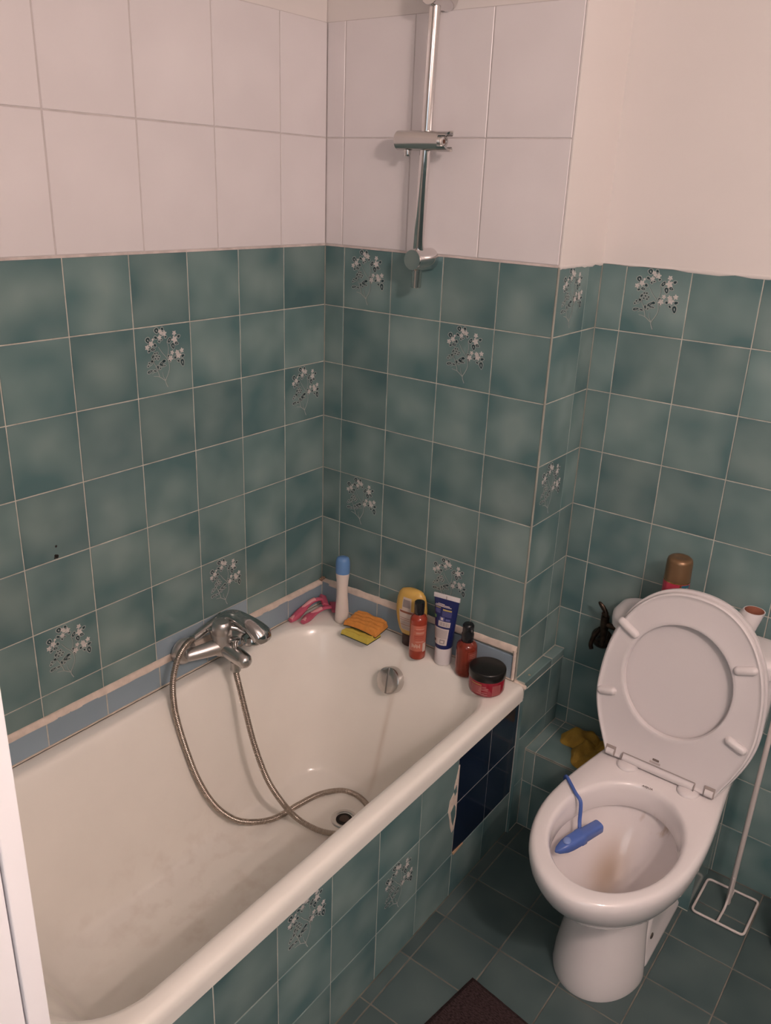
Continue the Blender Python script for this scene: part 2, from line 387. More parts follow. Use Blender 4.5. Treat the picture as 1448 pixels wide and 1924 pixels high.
# ------------------------------------------------------------------ bathtub
X0, X1, Y0, Y1, ZR = 0.001, 0.7005, YN+0.002, -0.001, 0.485
def rrect(x0, x1, y0, y1, rad, z, n=14, m=18, bulge=0.0):
    """rounded rectangle, constant vertex count; rad = radii at (x1,y1),(x0,y1),(x0,y0),(x1,y0)"""
    cs = [(x1-rad[0], y1-rad[0], rad[0], 0), (x0+rad[1], y1-rad[1], rad[1], pi/2), (x0+rad[2], y0+rad[2], rad[2], pi), (x1-rad[3], y0+rad[3], rad[3], 3*pi/2)]
    pts = []
    for k in range(4):
        cx, cy, r, a0 = cs[k]
        for i in range(n+1):
            a = a0 + pi/2*i/n; pts.append([cx+r*cos(a), cy+r*sin(a), z])
        nx, ny, nr, na = cs[(k+1) % 4]
        p = pts[-1]; q = [nx+nr*cos(na), ny+nr*sin(na)]
        for i in range(1, m):
            t = i/m; e = 4*t*(1-t)*bulge if k == 0 else 0
            pts.append([p[0]+(q[0]-p[0])*t, p[1]+(q[1]-p[1])*t+e, z])
    return [tuple(p) for p in pts]
def blend(a, b, t): return a+(b-a)*t
bm = bmesh.new(); rings = []
for ins, z in ((0.010, 0.438), (0.0, 0.440), (0.0, 0.462), (0.0012, 0.474), (0.005, 0.4815), (0.012, 0.485)):
    rings.append(rrect(X0+ins, X1-ins, Y0+ins, Y1-ins, (0.012,)*4, z))
IX0, IX1, IY0, IY1 = 0.052, 0.655, -1.285, -0.083
FX0, FX1, FY0, FY1, FZ = 0.165, 0.560, -1.06, -0.215, 0.078
def inner(t, z, grow=0.0):
    r = [0.11, 0.16, 0.14, 0.14]; q = [0.09, 0.09, 0.12, 0.12]
    return rrect(blend(IX0, FX0, t)-grow, blend(IX1, FX1, t)+grow, blend(IY0, FY0, t)-grow, blend(IY1, FY1, t)+grow, [blend(a, b, t)+grow for a, b in zip(r, q)], z, bulge=0.012*(1-t))
rings.append(inner(0, 0.4852, 0.014)); rings.append(inner(0, 0.4835, 0.006)); rings.append(inner(0.0, 0.477, 0.0)); rings.append(inner(0.06, 0.462)); rings.append(inner(0.13, 0.44))
for t, z in ((0.24, 0.40), (0.38, 0.34), (0.52, 0.27), (0.66, 0.20), (0.80, 0.135), (0.90, 0.103), (1.0, 0.086)): rings.append(inner(t, z))
for s, z in ((0.055, 0.079), (0.12, 0.0775)):
    rings.append(rrect(FX0+s, FX1-s, FY0+s, FY1-s, (0.085-s*0.45,)*4, z))
loft(bm, rings, cap1=True)
tub = thing('bathtub', (0.355, -0.70, 0.0), 'cream white enamelled bathtub built in along the tiled left wall', 'bathtub')
tub.location = (0, 0, 0)
shell = obj('tub_shell', bm, ENAMEL, tub, smooth=50)
em = ENAMEL; nt = em.node_tree; Nn = nt.nodes; L = nt.links; eb = Nn['Principled BSDF']; src = eb.inputs['Base Color'].links[0].from_socket
tc = Nn.new('ShaderNodeTexCoord'); sp = Nn.new('ShaderNodeSeparateXYZ'); L.new(tc.outputs['Object'], sp.inputs[0])
def egauss(out, c, wd):
    a = Nn.new('ShaderNodeMath'); a.operation = 'SUBTRACT'; a.inputs[1].default_value = c; L.new(out, a.inputs[0])
    p = Nn.new('ShaderNodeMath'); p.operation = 'MULTIPLY'; L.new(a.outputs[0], p.inputs[0]); L.new(a.outputs[0], p.inputs[1])
    e = Nn.new('ShaderNodeMath'); e.operation = 'MULTIPLY'; e.inputs[1].default_value = -1/(wd*wd); L.new(p.outputs[0], e.inputs[0])
    x = Nn.new('ShaderNodeMath'); x.operation = 'EXPONENT'; L.new(e.outputs[0], x.inputs[0]); return x.outputs[0]
def emul(*k):
    o_ = k[0]
    for q in k[1:]:
        x = Nn.new('ShaderNodeMath'); x.operation = 'MULTIPLY'; L.new(o_, x.inputs[0])
        if isinstance(q, float): x.inputs[1].default_value = q
        else: L.new(q, x.inputs[1])
        o_ = x.outputs[0]
    return o_
mp = Nn.new('ShaderNodeMapping'); mp.inputs['Scale'].default_value = (60, 8, 8); L.new(tc.outputs['Object'], mp.inputs[0])
nz = Nn.new('ShaderNodeTexNoise'); nz.inputs['Detail'].default_value = 3; nz.inputs['Scale'].default_value = 1; L.new(mp.outputs[0], nz.inputs['Vector'])
f1 = emul(egauss(sp.outputs[0], 0.362, 0.009), egauss(sp.outputs[1], -0.15, 0.065), nz.outputs[0], 0.5)
mx = Nn.new('ShaderNodeMix'); mx.data_type = 'RGBA'; L.new(f1, mx.inputs[0]); L.new(src, mx.inputs[6]); mx.inputs[7].default_value = (0.46, 0.33, 0.22, 1)
n2 = Nn.new('ShaderNodeTexNoise'); n2.inputs['Scale'].default_value = 22; n2.inputs['Detail'].default_value = 5; L.new(tc.outputs['Object'], n2.inputs['Vector'])
rp = Nn.new('ShaderNodeValToRGB'); rp.color_ramp.elements[0].position = 0.50; rp.color_ramp.elements[1].position = 0.75; L.new(n2.outputs[0], rp.inputs[0])
f2 = emul(rp.outputs[0], egauss(sp.outputs[1], -0.72, 0.28), egauss(sp.outputs[2], 0.08, 0.09), 0.35)
m2 = Nn.new('ShaderNodeMix'); m2.data_type = 'RGBA'; L.new(f2, m2.inputs[0]); L.new(mx.outputs[2], m2.inputs[6]); m2.inputs[7].default_value = (0.58, 0.48, 0.40, 1)
L.new(m2.outputs[2], eb.inputs['Base Color'])
# waste
bm = bmesh.new(); lathe(bm, [(0.036, 0.0), (0.036, 0.002), (0.031, 0.0035), (0.024, 0.001), (0.023, -0.006)], 32, (0.366, -0.318, 0.0772), cap0=False)
wst = obj('waste_outlet', bm, CHROMED, tub)
bm = bmesh.new(); lathe(bm, [(0.0225, 0), (0.0225, 0.0004)], 24, (0.366, -0.318, 0.0782)); obj('waste_hole', bm, DARK, wst)
bm = bmesh.new(); lathe(bm, [(0.013, 0), (0.013, 0.002), (0.002, 0.003)], 20, (0.366, -0.318, 0.0786)); obj('waste_grid', bm, mat('waste_dark', (0.10, 0.07, 0.06), 0.4, 0.7), wst)
# overflow rosette on the sloping far wall
ofc = Vector((0.357, -0.122, 0.413)); nrm = Vector((0, -0.93, 0.36)).normalized()
def disc(name, c, n, prof, m, parent, k=32):
    bm = bmesh.new(); lathe(bm, prof, k)
    q = Vector((0, 0, 1)).rotation_difference(n)
    bmesh.ops.transform(bm, matrix=Matrix.Translation(c) @ q.to_matrix().to_4x4(), verts=bm.verts)
    return obj(name, bm, m, parent)
ov = disc('overflow_rosette', ofc, nrm, [(0.037, -0.012), (0.037, 0.010), (0.0355, 0.014), (0.031, 0.0165), (0.015, 0.0165), (0.001, 0.0165)], CHROMED, tub)
bm = bmesh.new(); box(bm, -0.002, -0.034, 0, 0.002, 0.034, 0.0175); 
q = Vector((0, 0, 1)).rotation_difference(nrm); bmesh.ops.transform(bm, matrix=Matrix.Translation(ofc) @ q.to_matrix().to_4x4() @ Matrix.Rotation(radians(8), 4, 'Z'), verts=bm.verts)
obj('overflow_bar', bm, mat('bar_metal', (0.30, 0.29, 0.28), 0.3, 1.0), ov, smooth=0)
# fill the apron cavity and near end
# ---- side panel
ap = thing('bath_apron', (0, 0, 0), 'tiled side under the bath, green tiles with four dark navy ones', 'bath side')
XA = 0.6885; ya = -0.291; za = 0.2872
bm = bmesh.new(); box(bm, XA-0.026, YN+0.002, 0.0, XA-REC, 0.0, 0.4385); obj('panel_core', bm, GROUT, ap, smooth=0)
yc = col_u([0.0135, ya+U] + [ya-U*k for k in range(0, 8)]); nA = len(yc)-1
za_rows = [0.4395, za, za-U, 0.0]
ov_ = {(nA-1, 0): NAVYT, (nA-1, 1): NAVYT, (nA-2, 0): NAVYT, (nA-2, 1): NAVYT}
tiles(ap, (XA, 0, 0), (0, 1, 0), (0, 0, 1), yc, za_rows, GREEN, over=ov_, flowers={(nA-6, 0), (nA-4, 1)})
# chipped tile adhesive along the edge of the navy tiles
bm = bmesh.new()
edge = [(-0.288, 0.405), (-0.294, 0.395), (-0.299, 0.372), (-0.307, 0.352), (-0.304, 0.335), (-0.322, 0.318), (-0.327, 0.290), (-0.318, 0.262), (-0.312, 0.235), (-0.303, 0.210), (-0.293, 0.214), (-0.2885, 0.25), (-0.2885, 0.30), (-0.2885, 0.36)]
rings = []
cc = Vector((-0.300, 0.295))
for z, s in ((-0.001, 1.0), (0.0012, 0.97), (0.0016, 0.80)):
    rings.append([(XA+z, cc.x+(a-cc.x)*s, cc.y+(b-cc.y)*s) for a, b in edge])
loft(bm, rings, cap0=True, cap1=True)
obj('chipped_adhesive', bm, mat('adhesive', (0.62, 0.53, 0.45), 0.9, var=0.15, scale=60, bump=0.8, bscale=120), ap)
bm = bmesh.new()
for e2 in ([(-0.2985, 0.352), (-0.308, 0.338), (-0.303, 0.322), (-0.296, 0.330)], [(-0.302, 0.296), (-0.316, 0.280), (-0.309, 0.250), (-0.302, 0.232), (-0.294, 0.262), (-0.296, 0.285)]):
    loft(bm, [[(XA+0.0010, a, b) for a, b in e2], [(XA+0.0022, a, b) for a, b in e2]], cap0=True, cap1=True)
obj('tile_sliver', bm, GREEN, ap, smooth=0)
bm = bmesh.new()
e3 = [(-0.291, 0.141), (-0.288, 0.131), (-0.270, 0.132), (-0.245, 0.1345), (-0.243, 0.1375), (-0.262, 0.139)]
loft(bm, [[(XA-0.001, a, b) for a, b in e3], [(XA+0.002, a, b) for a, b in e3]], cap0=True, cap1=True)
obj('mortar_crumb', bm, mat('mortar', (0.50, 0.33, 0.20), 0.95, var=0.2, scale=80), ap, smooth=0)

# ---- blue tile upstand round the bath, with a cream bead of sealant
ust = slab('trim_6', [(0.0, YN+0.002, 0.486, 0.0075-REC+0.001, 0.0, 0.5475, 0), (0.0, -0.0075+REC-0.001, 0.486, XJ-0.004, 0.0, 0.553, 0)])
tiles(ust, (0.0078, 0, 0), (0, 1, 0), (0, 0, 1), [yL[0]]+yL[1:-1]+[-0.008], [0.549, 0.487], BLUET)
NB = 4
tiles(ust, (0, -0.0078, 0), (1, 0, 0), (0, 0, 1), [0.008, 0.0647, 0.2167, 0.3687, 0.5207, 0.662], [0.556, 0.487], BLUET)
bm = bmesh.new()
def bead(path, w_, h_):
    rings = []
    for i, (p, n) in enumerate(path):
        p = Vector(p); n = Vector(n); j = 1+random.uniform(-0.10, 0.12)
        up_ = Vector((0, 0, 1))
        a = 0.002
        rings.append([tuple(p+up_*h_*j), tuple(p+n*w_*0.35*j+up_*h_*0.75*j), tuple(p+n*w_*j+up_*0.001), tuple(p+n*w_*j-up_*0.004), tuple(p-n*a-up_*0.004), tuple(p-n*a+up_*h_)])
    loft(bm, rings, cap0=True, cap1=True)
K = 90
bead([((0.0002, blend(YN+0.003, -0.002, i/K), 0.5495), (1, 0, 0)) for i in range(K+1)], 0.0080, 0.010)
bead([((blend(0.002, XJ-0.004, i/50), -0.0002, blend(0.552, 0.569, i/50)), (0, -1, 0)) for i in range(51)], 0.0080, 0.0125)
obj('sealant_bead', bm, BEAD, ust, smooth=60)
bm = bmesh.new()
tube(bm, [(XJ-0.0055, -0.0075, z) for z in [0.487+0.0085*i for i in range(11)]], [0.0048+random.uniform(-0.0006, 0.0006) for i in range(11)], 8)
tube(bm, [(blend(0.009, 0.665, i/40), -0.0085, 0.4862) for i in range(41)], [0.0019+random.uniform(-0.0004, 0.0005) for i in range(41)], 6)
tube(bm, [(0.0085, blend(YN+0.01, -0.010, i/60), 0.4862) for i in range(61)], [0.0017+random.uniform(-0.0004, 0.0004) for i in range(61)], 6)
for i in range(14):
    sphere(bm, (XJ+0.002+0.028*i/13, -0.003+random.uniform(-0.003, 0.003), 0.483-0.0006*i+random.uniform(-0.002, 0.002)), random.uniform(0.0045, 0.007), 6, (1.2, 0.9, 0.8))
obj('sealant_edge', bm, BEAD, ust, smooth=60)
bm = bmesh.new()
for i in range(9): sphere(bm, (0.004+random.uniform(0, 0.010), -0.004-random.uniform(0, 0.008), 0.560+random.uniform(-0.004, 0.010)), random.uniform(0.002, 0.0045), 5)
obj('corner_grime', bm, mat('grime', (0.30, 0.20, 0.14), 0.9, var=0.3, scale=200), ust)

# ------------------------------------------------------------------ mixer tap
tap = thing('bath_mixer_tap', (0.0, 0.0, 0.0), 'chrome bath mixer tap on the blue upstand of the left wall', 'tap')
for y in (-0.540, -0.392):
    disc('rosette', (0.0085, y, 0.560), Vector((1, 0, 0)), [(0.034, 0), (0.0345, 0.004), (0.032, 0.014), (0.026, 0.021), (0.018, 0.024), (0.001, 0.024)], SATIN, tap)
bm = bmesh.new()
bm.free()
for y in (-0.540, -0.392):
    bm = bmesh.new(); tube(bm, [(0.028, y, 0.562), (0.048, y, 0.566)], 0.016, 6); obj('union_nut', bm, CHROMED, tap, smooth=30)
bm = bmesh.new()
P = catmull([(0.046, -0.556, 0.566), (0.051, -0.547, 0.5675), (0.062, -0.520, 0.569), (0.072, -0.490, 0.570), (0.078, -0.466, 0.570), (0.072, -0.440, 0.570), (0.060, -0.410, 0.569), (0.052, -0.388, 0.567), (0.048, -0.380, 0.566)], 6)
rr = [0.0150+0.006*sin(pi*i/(len(P)-1))**2 for i in range(len(P))]; rr[0] = 0.004; rr[1] = 0.011; rr[2] = 0.0145; rr[-1] = 0.004; rr[-2] = 0.011; rr[-3] = 0.0145
tube(bm, P, rr, 20)
obj('valve_body', bm, SATIN, tap, smooth=60)
bm = bmesh.new(); lathe(bm, [(0.016, -0.020), (0.0235, -0.016), (0.0245, 0.0), (0.0245, 0.036), (0.0235, 0.038), (0.0235, 0.040), (0.0245, 0.042), (0.0240, 0.066), (0.019, 0.072), (0.001, 0.073)], 28, (0.079, -0.468, 0.567)); obj('cartridge_column', bm, SATIN, tap)
bm = bmesh.new()
P = [(0.076, -0.466, 0.566), (0.095, -0.466, 0.565), (0.120, -0.466, 0.561), (0.145, -0.466, 0.556), (0.160, -0.466, 0.553), (0.168, -0.466, 0.551), (0.172, -0.466, 0.550)]
tube(bm, P, [0.021, 0.0215, 0.021, 0.0205, 0.019, 0.013, 0.004], 22)
obj('spout', bm, CHROMED, tap, smooth=60)
bm = bmesh.new(); lathe(bm, [(0.0075, 0), (0.0075, 0.016), (0.012, 0.022), (0.0135, 0.026), (0.011, 0.028), (0.001, 0.028)], 18, (0.122, -0.466, 0.578)); obj('diverter_knob', bm, CHROME, tap)
bm = bmesh.new(); P = [(0.085, -0.455, 0.622), (0.105, -0.440, 0.618), (0.122, -0.428, 0.606), (0.132, -0.422, 0.596)]
tube(bm, P, [0.010, 0.008, 0.006, 0.006], 14, sx=1.3); sphere(bm, (0.138, -0.420, 0.594), 0.0085, 8); obj('lever', bm, CHROMED, tap, smooth=60)
bm = bmesh.new(); lathe(bm, [(0.0135, 0), (0.0135, 0.006), (0.0125, 0.008), (0.0125, 0.026), (0.010, 0.030)], 24, (0.120, -0.464, 0.512)); obj('hose_union', bm, CHROMED, tap, smooth=30)
bm = bmesh.new(); tube(bm, [(0.060, -0.480, 0.590), (0.056, -0.482, 0.612)], 0.007, 10)
box(bm, 0.044, -0.486, 0.606, 0.070, -0.474, 0.614, bev=0.001); obj('handset_cradle', bm, CHROMED, tap)

# hand shower resting on the cradle
hs = thing('shower_handset', (0.0, 0.0, 0.0), 'chrome hand shower lying across the bath mixer tap', 'shower head')
HP = [(0.030, -0.5234, 0.5932), (0.030, -0.4814, 0.6024), (0.032, -0.4472, 0.6115), (0.042, -0.4345, 0.623), (0.068, -0.4347, 0.6385), (0.100, -0.4361, 0.6465), (0.132, -0.4335, 0.6400), (0.157, -0.4269, 0.6270), (0.171, -0.4212, 0.611), (0.175, -0.419, 0.600)]
P = catmull(HP, 8); n = len(P); k0 = 3*8
bm = bmesh.new(); tube(bm, P[:k0+1], [0.0088+0.0035*(i/k0) for i in range(k0+1)], 16, sx=1.15); obj('handle', bm, CHROMED, hs, smooth=60)
RAD = [0.0115, 0.0130, 0.0155, 0.0195, 0.0235, 0.0185]
Q = P[k0:]; bm = bmesh.new(); rs = []
for i in range(len(Q)):
    t = i/(len(Q)-1)*5; a_ = min(4, int(t)); f_ = t-a_; rs.append(RAD[a_]*(1-f_)+RAD[a_+1]*f_)
tube(bm, Q, rs, 24, sx=1.25)
hd = obj('spray_head', bm, CHROME, hs, smooth=60)
sd = Vector((0.10, -0.05, -1.0)).normalized(); FC = Vector((0.149, -0.432, 0.596))
disc('spray_face', FC, sd, [(0.0255, -0.014), (0.0290, -0.006), (0.0290, 0.003), (0.026, 0.006), (0.001, 0.006)], CHROME, hs)
disc('spray_plate', FC, sd, [(0.024, 0.0055), (0.024, 0.0068), (0.001, 0.0068)], mat('spray_grey', (0.16, 0.15, 0.14), 0.45, 0.3), hs)
bm = bmesh.new(); q = Vector((0, 0, 1)).rotation_difference(sd)
for rr_, k in ((0.007, 6), (0.014, 10), (0.0205, 18)):
    for i in range(k):
        a = 2*pi*i/k; c = FC + q @ Vector((rr_*cos(a), rr_*sin(a), 0.0072)); sphere(bm, c, 0.0016, 4)
obj('nozzle', bm, BLACKP, hs, kind='stuff')
bm = bmesh.new()
tube(bm, [(0.030, -0.519, 0.594), (0.0305, -0.527, 0.5935), (0.034, -0.535, 0.5955)], [0.0098, 0.0100, 0.0082], 14); obj('ferrule', bm, CHROME, hs)

# corrugated hose
hp = [(0.036,-0.530,0.5965),(0.045,-0.5474,0.6015),(0.052,-0.5651,0.6005),(0.060,-0.5836,0.5950),(0.066,-0.5989,0.5862),(0.070,-0.6095,0.5730),(0.073,-0.6199,0.5516),(0.077,-0.6273,0.5266),(0.080,-0.630,0.490),(0.085,-0.628,0.44),(0.105,-0.62,0.351),(0.130,-0.605,0.257),(0.156,-0.578,0.179),(0.182,-0.540,0.126),
      (0.205,-0.493,0.098),(0.229,-0.440,0.0885),(0.240,-0.362,0.086),(0.256,-0.294,0.086),(0.290,-0.246,0.086),(0.332,-0.232,0.086),(0.377,-0.240,0.086),(0.415,-0.264,0.087),(0.432,-0.307,0.087),(0.420,-0.354,0.087),(0.392,-0.380,0.088),(0.352,-0.405,0.094),
      (0.300,-0.427,0.116),(0.275,-0.461,0.180),(0.245,-0.484,0.254),(0.205,-0.486,0.337),(0.165,-0.475,0.409),(0.135,-0.465,0.462),(0.122,-0.464,0.500),(0.120,-0.464,0.514)]
P = resample(catmull(hp, 12), 0.00115)
bm = bmesh.new(); tube(bm, P, [0.0073+0.0007*(1 if (i % 4) < 2 else -1) for i in range(len(P))], 9)
h = obj('shower_hose', bm, HOSEM, None, smooth=80, label='flexible steel shower hose looping down into the bath from the mixer tap', category='hose')

# ------------------------------------------------------------------ shower rail
RAILC = mat('rail_chrome', (0.74, 0.72, 0.71), 0.07, 1.0)
rail = thing('shower_rail', (0.33, 0.0, 1.45), 'chrome riser rail with an empty slider on the white tiles', 'shower rail'); rail.location = (0, 0, 0)
bm = bmesh.new(); tube(bm, [(0.345, -0.05, 2.10), (0.345, -0.05, 2.099), (0.328, -0.05, 1.451), (0.328, -0.05, 1.449)], [0.011, 0.0125, 0.0125, 0.0115], 24); obj('pole', bm, RAILC, rail, smooth=50)
for x, z in ((0.343, 2.052), (0.3298, 1.513)):
    bm = bmesh.new(); tube(bm, [(x, -0.0002, z), (x, -0.004, z), (x, -0.070, z), (x, -0.073, z)], [0.0255, 0.0255, 0.0245, 0.0225], 32); obj('bracket', bm, RAILC, rail, smooth=50)
bm = bmesh.new()
tube(bm, [(0.262, -0.054, 1.769), (0.265, -0.054, 1.769), (0.345, -0.054, 1.768), (0.382, -0.054, 1.767)], [0.018, 0.021, 0.021, 0.021], 28)
sl = obj('slider', bm, mat('satin_chrome', (0.62, 0.60, 0.58), 0.20, 1.0), rail)
bm = bmesh.new()  # open C-shaped fork
for a0, a1 in ((35, 140), (220, 330)):
    K = 14; rings = []
    for i in range(K+1):
        a = radians(a0 + (a1-a0)*i/K); L_ = 0.410-0.010*abs(i/K-0.5)*2
        rings.append([(x, -0.054-r*cos(a), 1.767+r*sin(a)) for x, r in ((0.378, 0.0212), (L_, 0.0212), (L_, 0.0168), (0.378, 0.0168))])
    loft(bm, rings, cap0=True, cap1=True)
obj('handset_fork', bm, CHROME, sl)
disc('locking_screw', (0.384, -0.0545, 1.767), Vector((1, 0, 0)), [(0.0150, -0.003), (0.0150, 0.004), (0.0125, 0.006), (0.008, 0.006), (0.007, 0.004), (0.001, 0.004)], CHROMED, sl)
disc('screw_hole', (0.387, -0.0545, 1.767), Vector((1, 0, 0)), [(0.0045, 0), (0.0045, 0.0012), (0.001, 0.0012)], mat('rusty', (0.10, 0.035, 0.02), 0.7), sl)
bm = bmesh.new(); lathe(bm, [(0.0075, 0), (0.0085, 0.004), (0.0085, 0.018)], 14, (0.290, -0.054, 1.736)); obj('release_button', bm, CHROME, sl)

# ------------------------------------------------------------------ toilet
toi = thing('toilet', (1.07, -0.2, 0.0), 'white ceramic close-coupled toilet with its seat and lid raised', 'toilet'); toi.location = (0, 0, 0)
TX = 1.070
def tring(z, a, yc, yf, wb, yb, nf=32, ns=10, nb=8):
    pts = []; a += 0.002 if z > 0.29 else 0
    for i in range(nf+1):
        t = pi*i/nf; pts.append((TX+a*cos(t), yc-(yc-yf)*sin(t), z))
    for i in range(1, ns+1):
        t = i/ns; s = t*t*(3-2*t); pts.append((TX-(a+(wb-a)*s), yc+(yb-yc)*t, z))
    for i in range(1, nb):
        t = i/nb; pts.append((TX-wb+2*wb*t, yb, z))
    for i in range(0, ns):
        t = 1-i/ns; s = t*t*(3-2*t); pts.append((TX+(a+(wb-a)*s), yc+(yb-yc)*t, z))
    return pts
spec = [(0.0, 0.101, -0.215, -0.345, 0.035, -0.09), (0.012, 0.102, -0.215, -0.347, 0.035, -0.09), (0.05, 0.098, -0.215, -0.343, 0.035, -0.09), (0.11, 0.090, -0.21, -0.331, 0.035, -0.08),
        (0.16, 0.084, -0.205, -0.318, 0.045, -0.04), (0.195, 0.082, -0.20, -0.312, 0.055, 0.02), (0.215, 0.084, -0.20, -0.318, 0.07, 0.10), (0.235, 0.098, -0.205, -0.345, 0.085, 0.14), (0.262, 0.121, -0.212, -0.390, 0.10, 0.17),
        (0.295, 0.143, -0.217, -0.434, 0.115, 0.185), (0.330, 0.158, -0.22, -0.464, 0.125, 0.195), (0.360, 0.166, -0.222, -0.480, 0.1285, 0.198), (0.380, 0.168, -0.222, -0.484, 0.129, 0.198),
        (0.392, 0.1665, -0.222, -0.482, 0.128, 0.197), (0.398, 0.162, -0.222, -0.476, 0.125, 0.194), (0.400, 0.156, -0.222, -0.469, 0.121, 0.190)]
rings = [tring(*s) for s in spec]
def skew(R): return [[(x+(y+0.03)*0.034, y, z) for x, y, z in q] for q in R]
base_ring = rings[-1]; ic = (TX+0.004, -0.256)
def iring(z, a, b, dy=0.0, sq=2.0):
    out = []
    for x, y, _ in base_ring:
        t = atan2((y-ic[1])/1.25, x-ic[0]); c, s = cos(t), sin(t)
        k = (abs(c)**sq+abs(s)**sq)**(-1/sq)
        out.append((ic[0]+a*k*c, ic[1]+dy+b*k*s, z))
    return out
rings += [iring(0.4000, 0.137, 0.190), iring(0.3985, 0.132, 0.185), iring(0.393, 0.1275, 0.1805), iring(0.382, 0.125, 0.178), iring(0.362, 0.1235, 0.176), iring(0.342, 0.123, 0.175), iring(0.337, 0.125, 0.177), iring(0.336, 0.136, 0.188),
          iring(0.318, 0.136, 0.184), iring(0.290, 0.125, 0.166, 0.006), iring(0.255, 0.102, 0.130, 0.018), iring(0.220, 0.074, 0.092, 0.030), iring(0.190, 0.054, 0.064, 0.026), iring(0.155, 0.041, 0.048, 0.018), iring(0.110, 0.034, 0.040, 0.010)]
rings = skew(rings)
bm = bmesh.new(); loft(bm, rings, cap0=True, cap1=True)
# rear foot with the floor screws
foot = [(0.0, 0.088, -0.195, 0.13), (0.015, 0.088, -0.195, 0.13), (0.03, 0.080, -0.19, 0.13), (0.12, 0.080, -0.18, 0.14), (0.19, 0.088, -0.125, 0.155), (0.25, 0.10, -0.065, 0.17)]
loft(bm, [rrect(TX-a, TX+a, y0, y1, (0.03,)*4, z, n=5, m=4) for z, a, y0, y1 in foot], cap0=True, cap1=True)
m, nt, b = newmat('bowl_ceramic'); Nn = nt.nodes; L = nt.links
sock(b, 'Roughness', 0.10); sock(b, 'Coat Weight', 0.4)
tc = Nn.new('ShaderNodeTexCoord'); sp = Nn.new('ShaderNodeSeparateXYZ'); L.new(tc.outputs['Object'], sp.inputs[0])
mp = Nn.new('ShaderNodeMapping'); mp.inputs['Scale'].default_value = (42, 42, 5); L.new(tc.outputs['Object'], mp.inputs[0])
nz = Nn.new('ShaderNodeTexNoise'); nz.inputs['Scale'].default_value = 1.0; nz.inputs['Detail'].default_value = 3; L.new(mp.outputs[0], nz.inputs['Vector'])
def gauss(out, c, wdt):
    a = Nn.new('ShaderNodeMath'); a.operation = 'SUBTRACT'; a.inputs[1].default_value = c; L.new(out, a.inputs[0])
    d = Nn.new('ShaderNodeMath'); d.operation = 'DIVIDE'; d.inputs[1].default_value = wdt; L.new(a.outputs[0], d.inputs[0])
    p = Nn.new('ShaderNodeMath'); p.operation = 'POWER'; p.inputs[1].default_value = 2; L.new(d.outputs[0], p.inputs[0])
    e = Nn.new('ShaderNodeMath'); e.operation = 'MULTIPLY'; e.inputs[1].default_value = -1; L.new(p.outputs[0], e.inputs[0])
    x = Nn.new('ShaderNodeMath'); x.operation = 'EXPONENT'; L.new(e.outputs[0], x.inputs[0]); return x.outputs[0]
def mul(a_, b_):
    x = Nn.new('ShaderNodeMath'); x.operation = 'MULTIPLY'
    for i, s in enumerate((a_, b_)):
        if isinstance(s, (int, float)): x.inputs[i].default_value = s
        else: L.new(s, x.inputs[i])
    return x.outputs[0]
def addm(a_, b_):
    x = Nn.new('ShaderNodeMath'); x.operation = 'ADD'; x.use_clamp = True; L.new(a_, x.inputs[0]); L.new(b_, x.inputs[1]); return x.outputs[0]
st1 = mul(mul(gauss(sp.outputs[0], 1.035, 0.035), gauss(sp.outputs[2], 0.20, 0.085)), gauss(sp.outputs[1], -0.17, 0.07))
rp = Nn.new('ShaderNodeValToRGB'); rp.color_ramp.elements[0].position = 0.50; rp.color_ramp.elements[1].position = 0.72; L.new(nz.outputs[0], rp.inputs[0])
st2 = mul(mul(mul(rp.outputs[0], gauss(sp.outputs[2], 0.318, 0.022)), gauss(sp.outputs[1], -0.075, 0.045)), gauss(sp.outputs[0], 1.11, 0.05))
mx = Nn.new('ShaderNodeMix'); mx.data_type = 'RGBA'; mx.inputs[6].default_value = (0.77, 0.73, 0.725, 1); mx.inputs[7].default_value = (0.36, 0.22, 0.09, 1)
L.new(addm(mul(st1, 0.62), mul(st2, 1.3)), mx.inputs[0]); L.new(mx.outputs[2], b.inputs['Base Color'])
obj('bowl', bm, m, toi, smooth=55)
bm = bmesh.new(); loft(bm, skew([iring(0.1305, 0.0365, 0.043, 0.014), iring(0.1300, 0.0365, 0.043, 0.014)]), cap0=True, cap1=True)
obj('bowl_water', bm, mat('water', (0.85, 0.82, 0.72), 0.02, trans=1.0, ior=1.33), toi)
disc('floor_screw_cap', (TX+0.0803, -0.140, 0.062), Vector((1, 0, 0.0)), [(0.0075, -0.004), (0.0075, 0.002), (0.005, 0.003), (0.0035, 0.001), (0.001, 0.001)], mat('screw_dark', (0.12, 0.10, 0.085), 0.5, 0.6), toi, 16)
# cistern
bm = bmesh.new()
cr = [(0.399, 0.155, 0.095, 0.190), (0.42, 0.165, 0.088, 0.195), (0.50, 0.178, 0.084, 0.20), (0.68, 0.184, 0.080, 0.203)]
loft(bm, [rrect(TX-0.012-a, TX-0.005+a, y0, y1, (0.035, 0.035, 0.045, 0.045), z, n=8, m=6) for z, a, y0, y1 in cr], cap0=True, cap1=True)
obj('cistern', bm, CERAMIC, toi, smooth=50)
bm = bmesh.new()
cr = [(0.681, -0.004, 0), (0.683, 0.003, 0), (0.700, 0.005, 0), (0.714, 0.003, 0), (0.722, -0.004, 0), (0.7255, -0.014, 0), (0.7265, -0.03, 0)]
loft(bm, [rrect(TX-0.210-g, TX+0.190+g, 0.072-g, 0.204+g, (0.045+g, 0.045+g, 0.055+g, 0.055+g), z, n=10, m=6) for z, g, _ in cr], cap0=True, cap1=True)
obj('cistern_lid', bm, CERAMIC, toi, smooth=50)
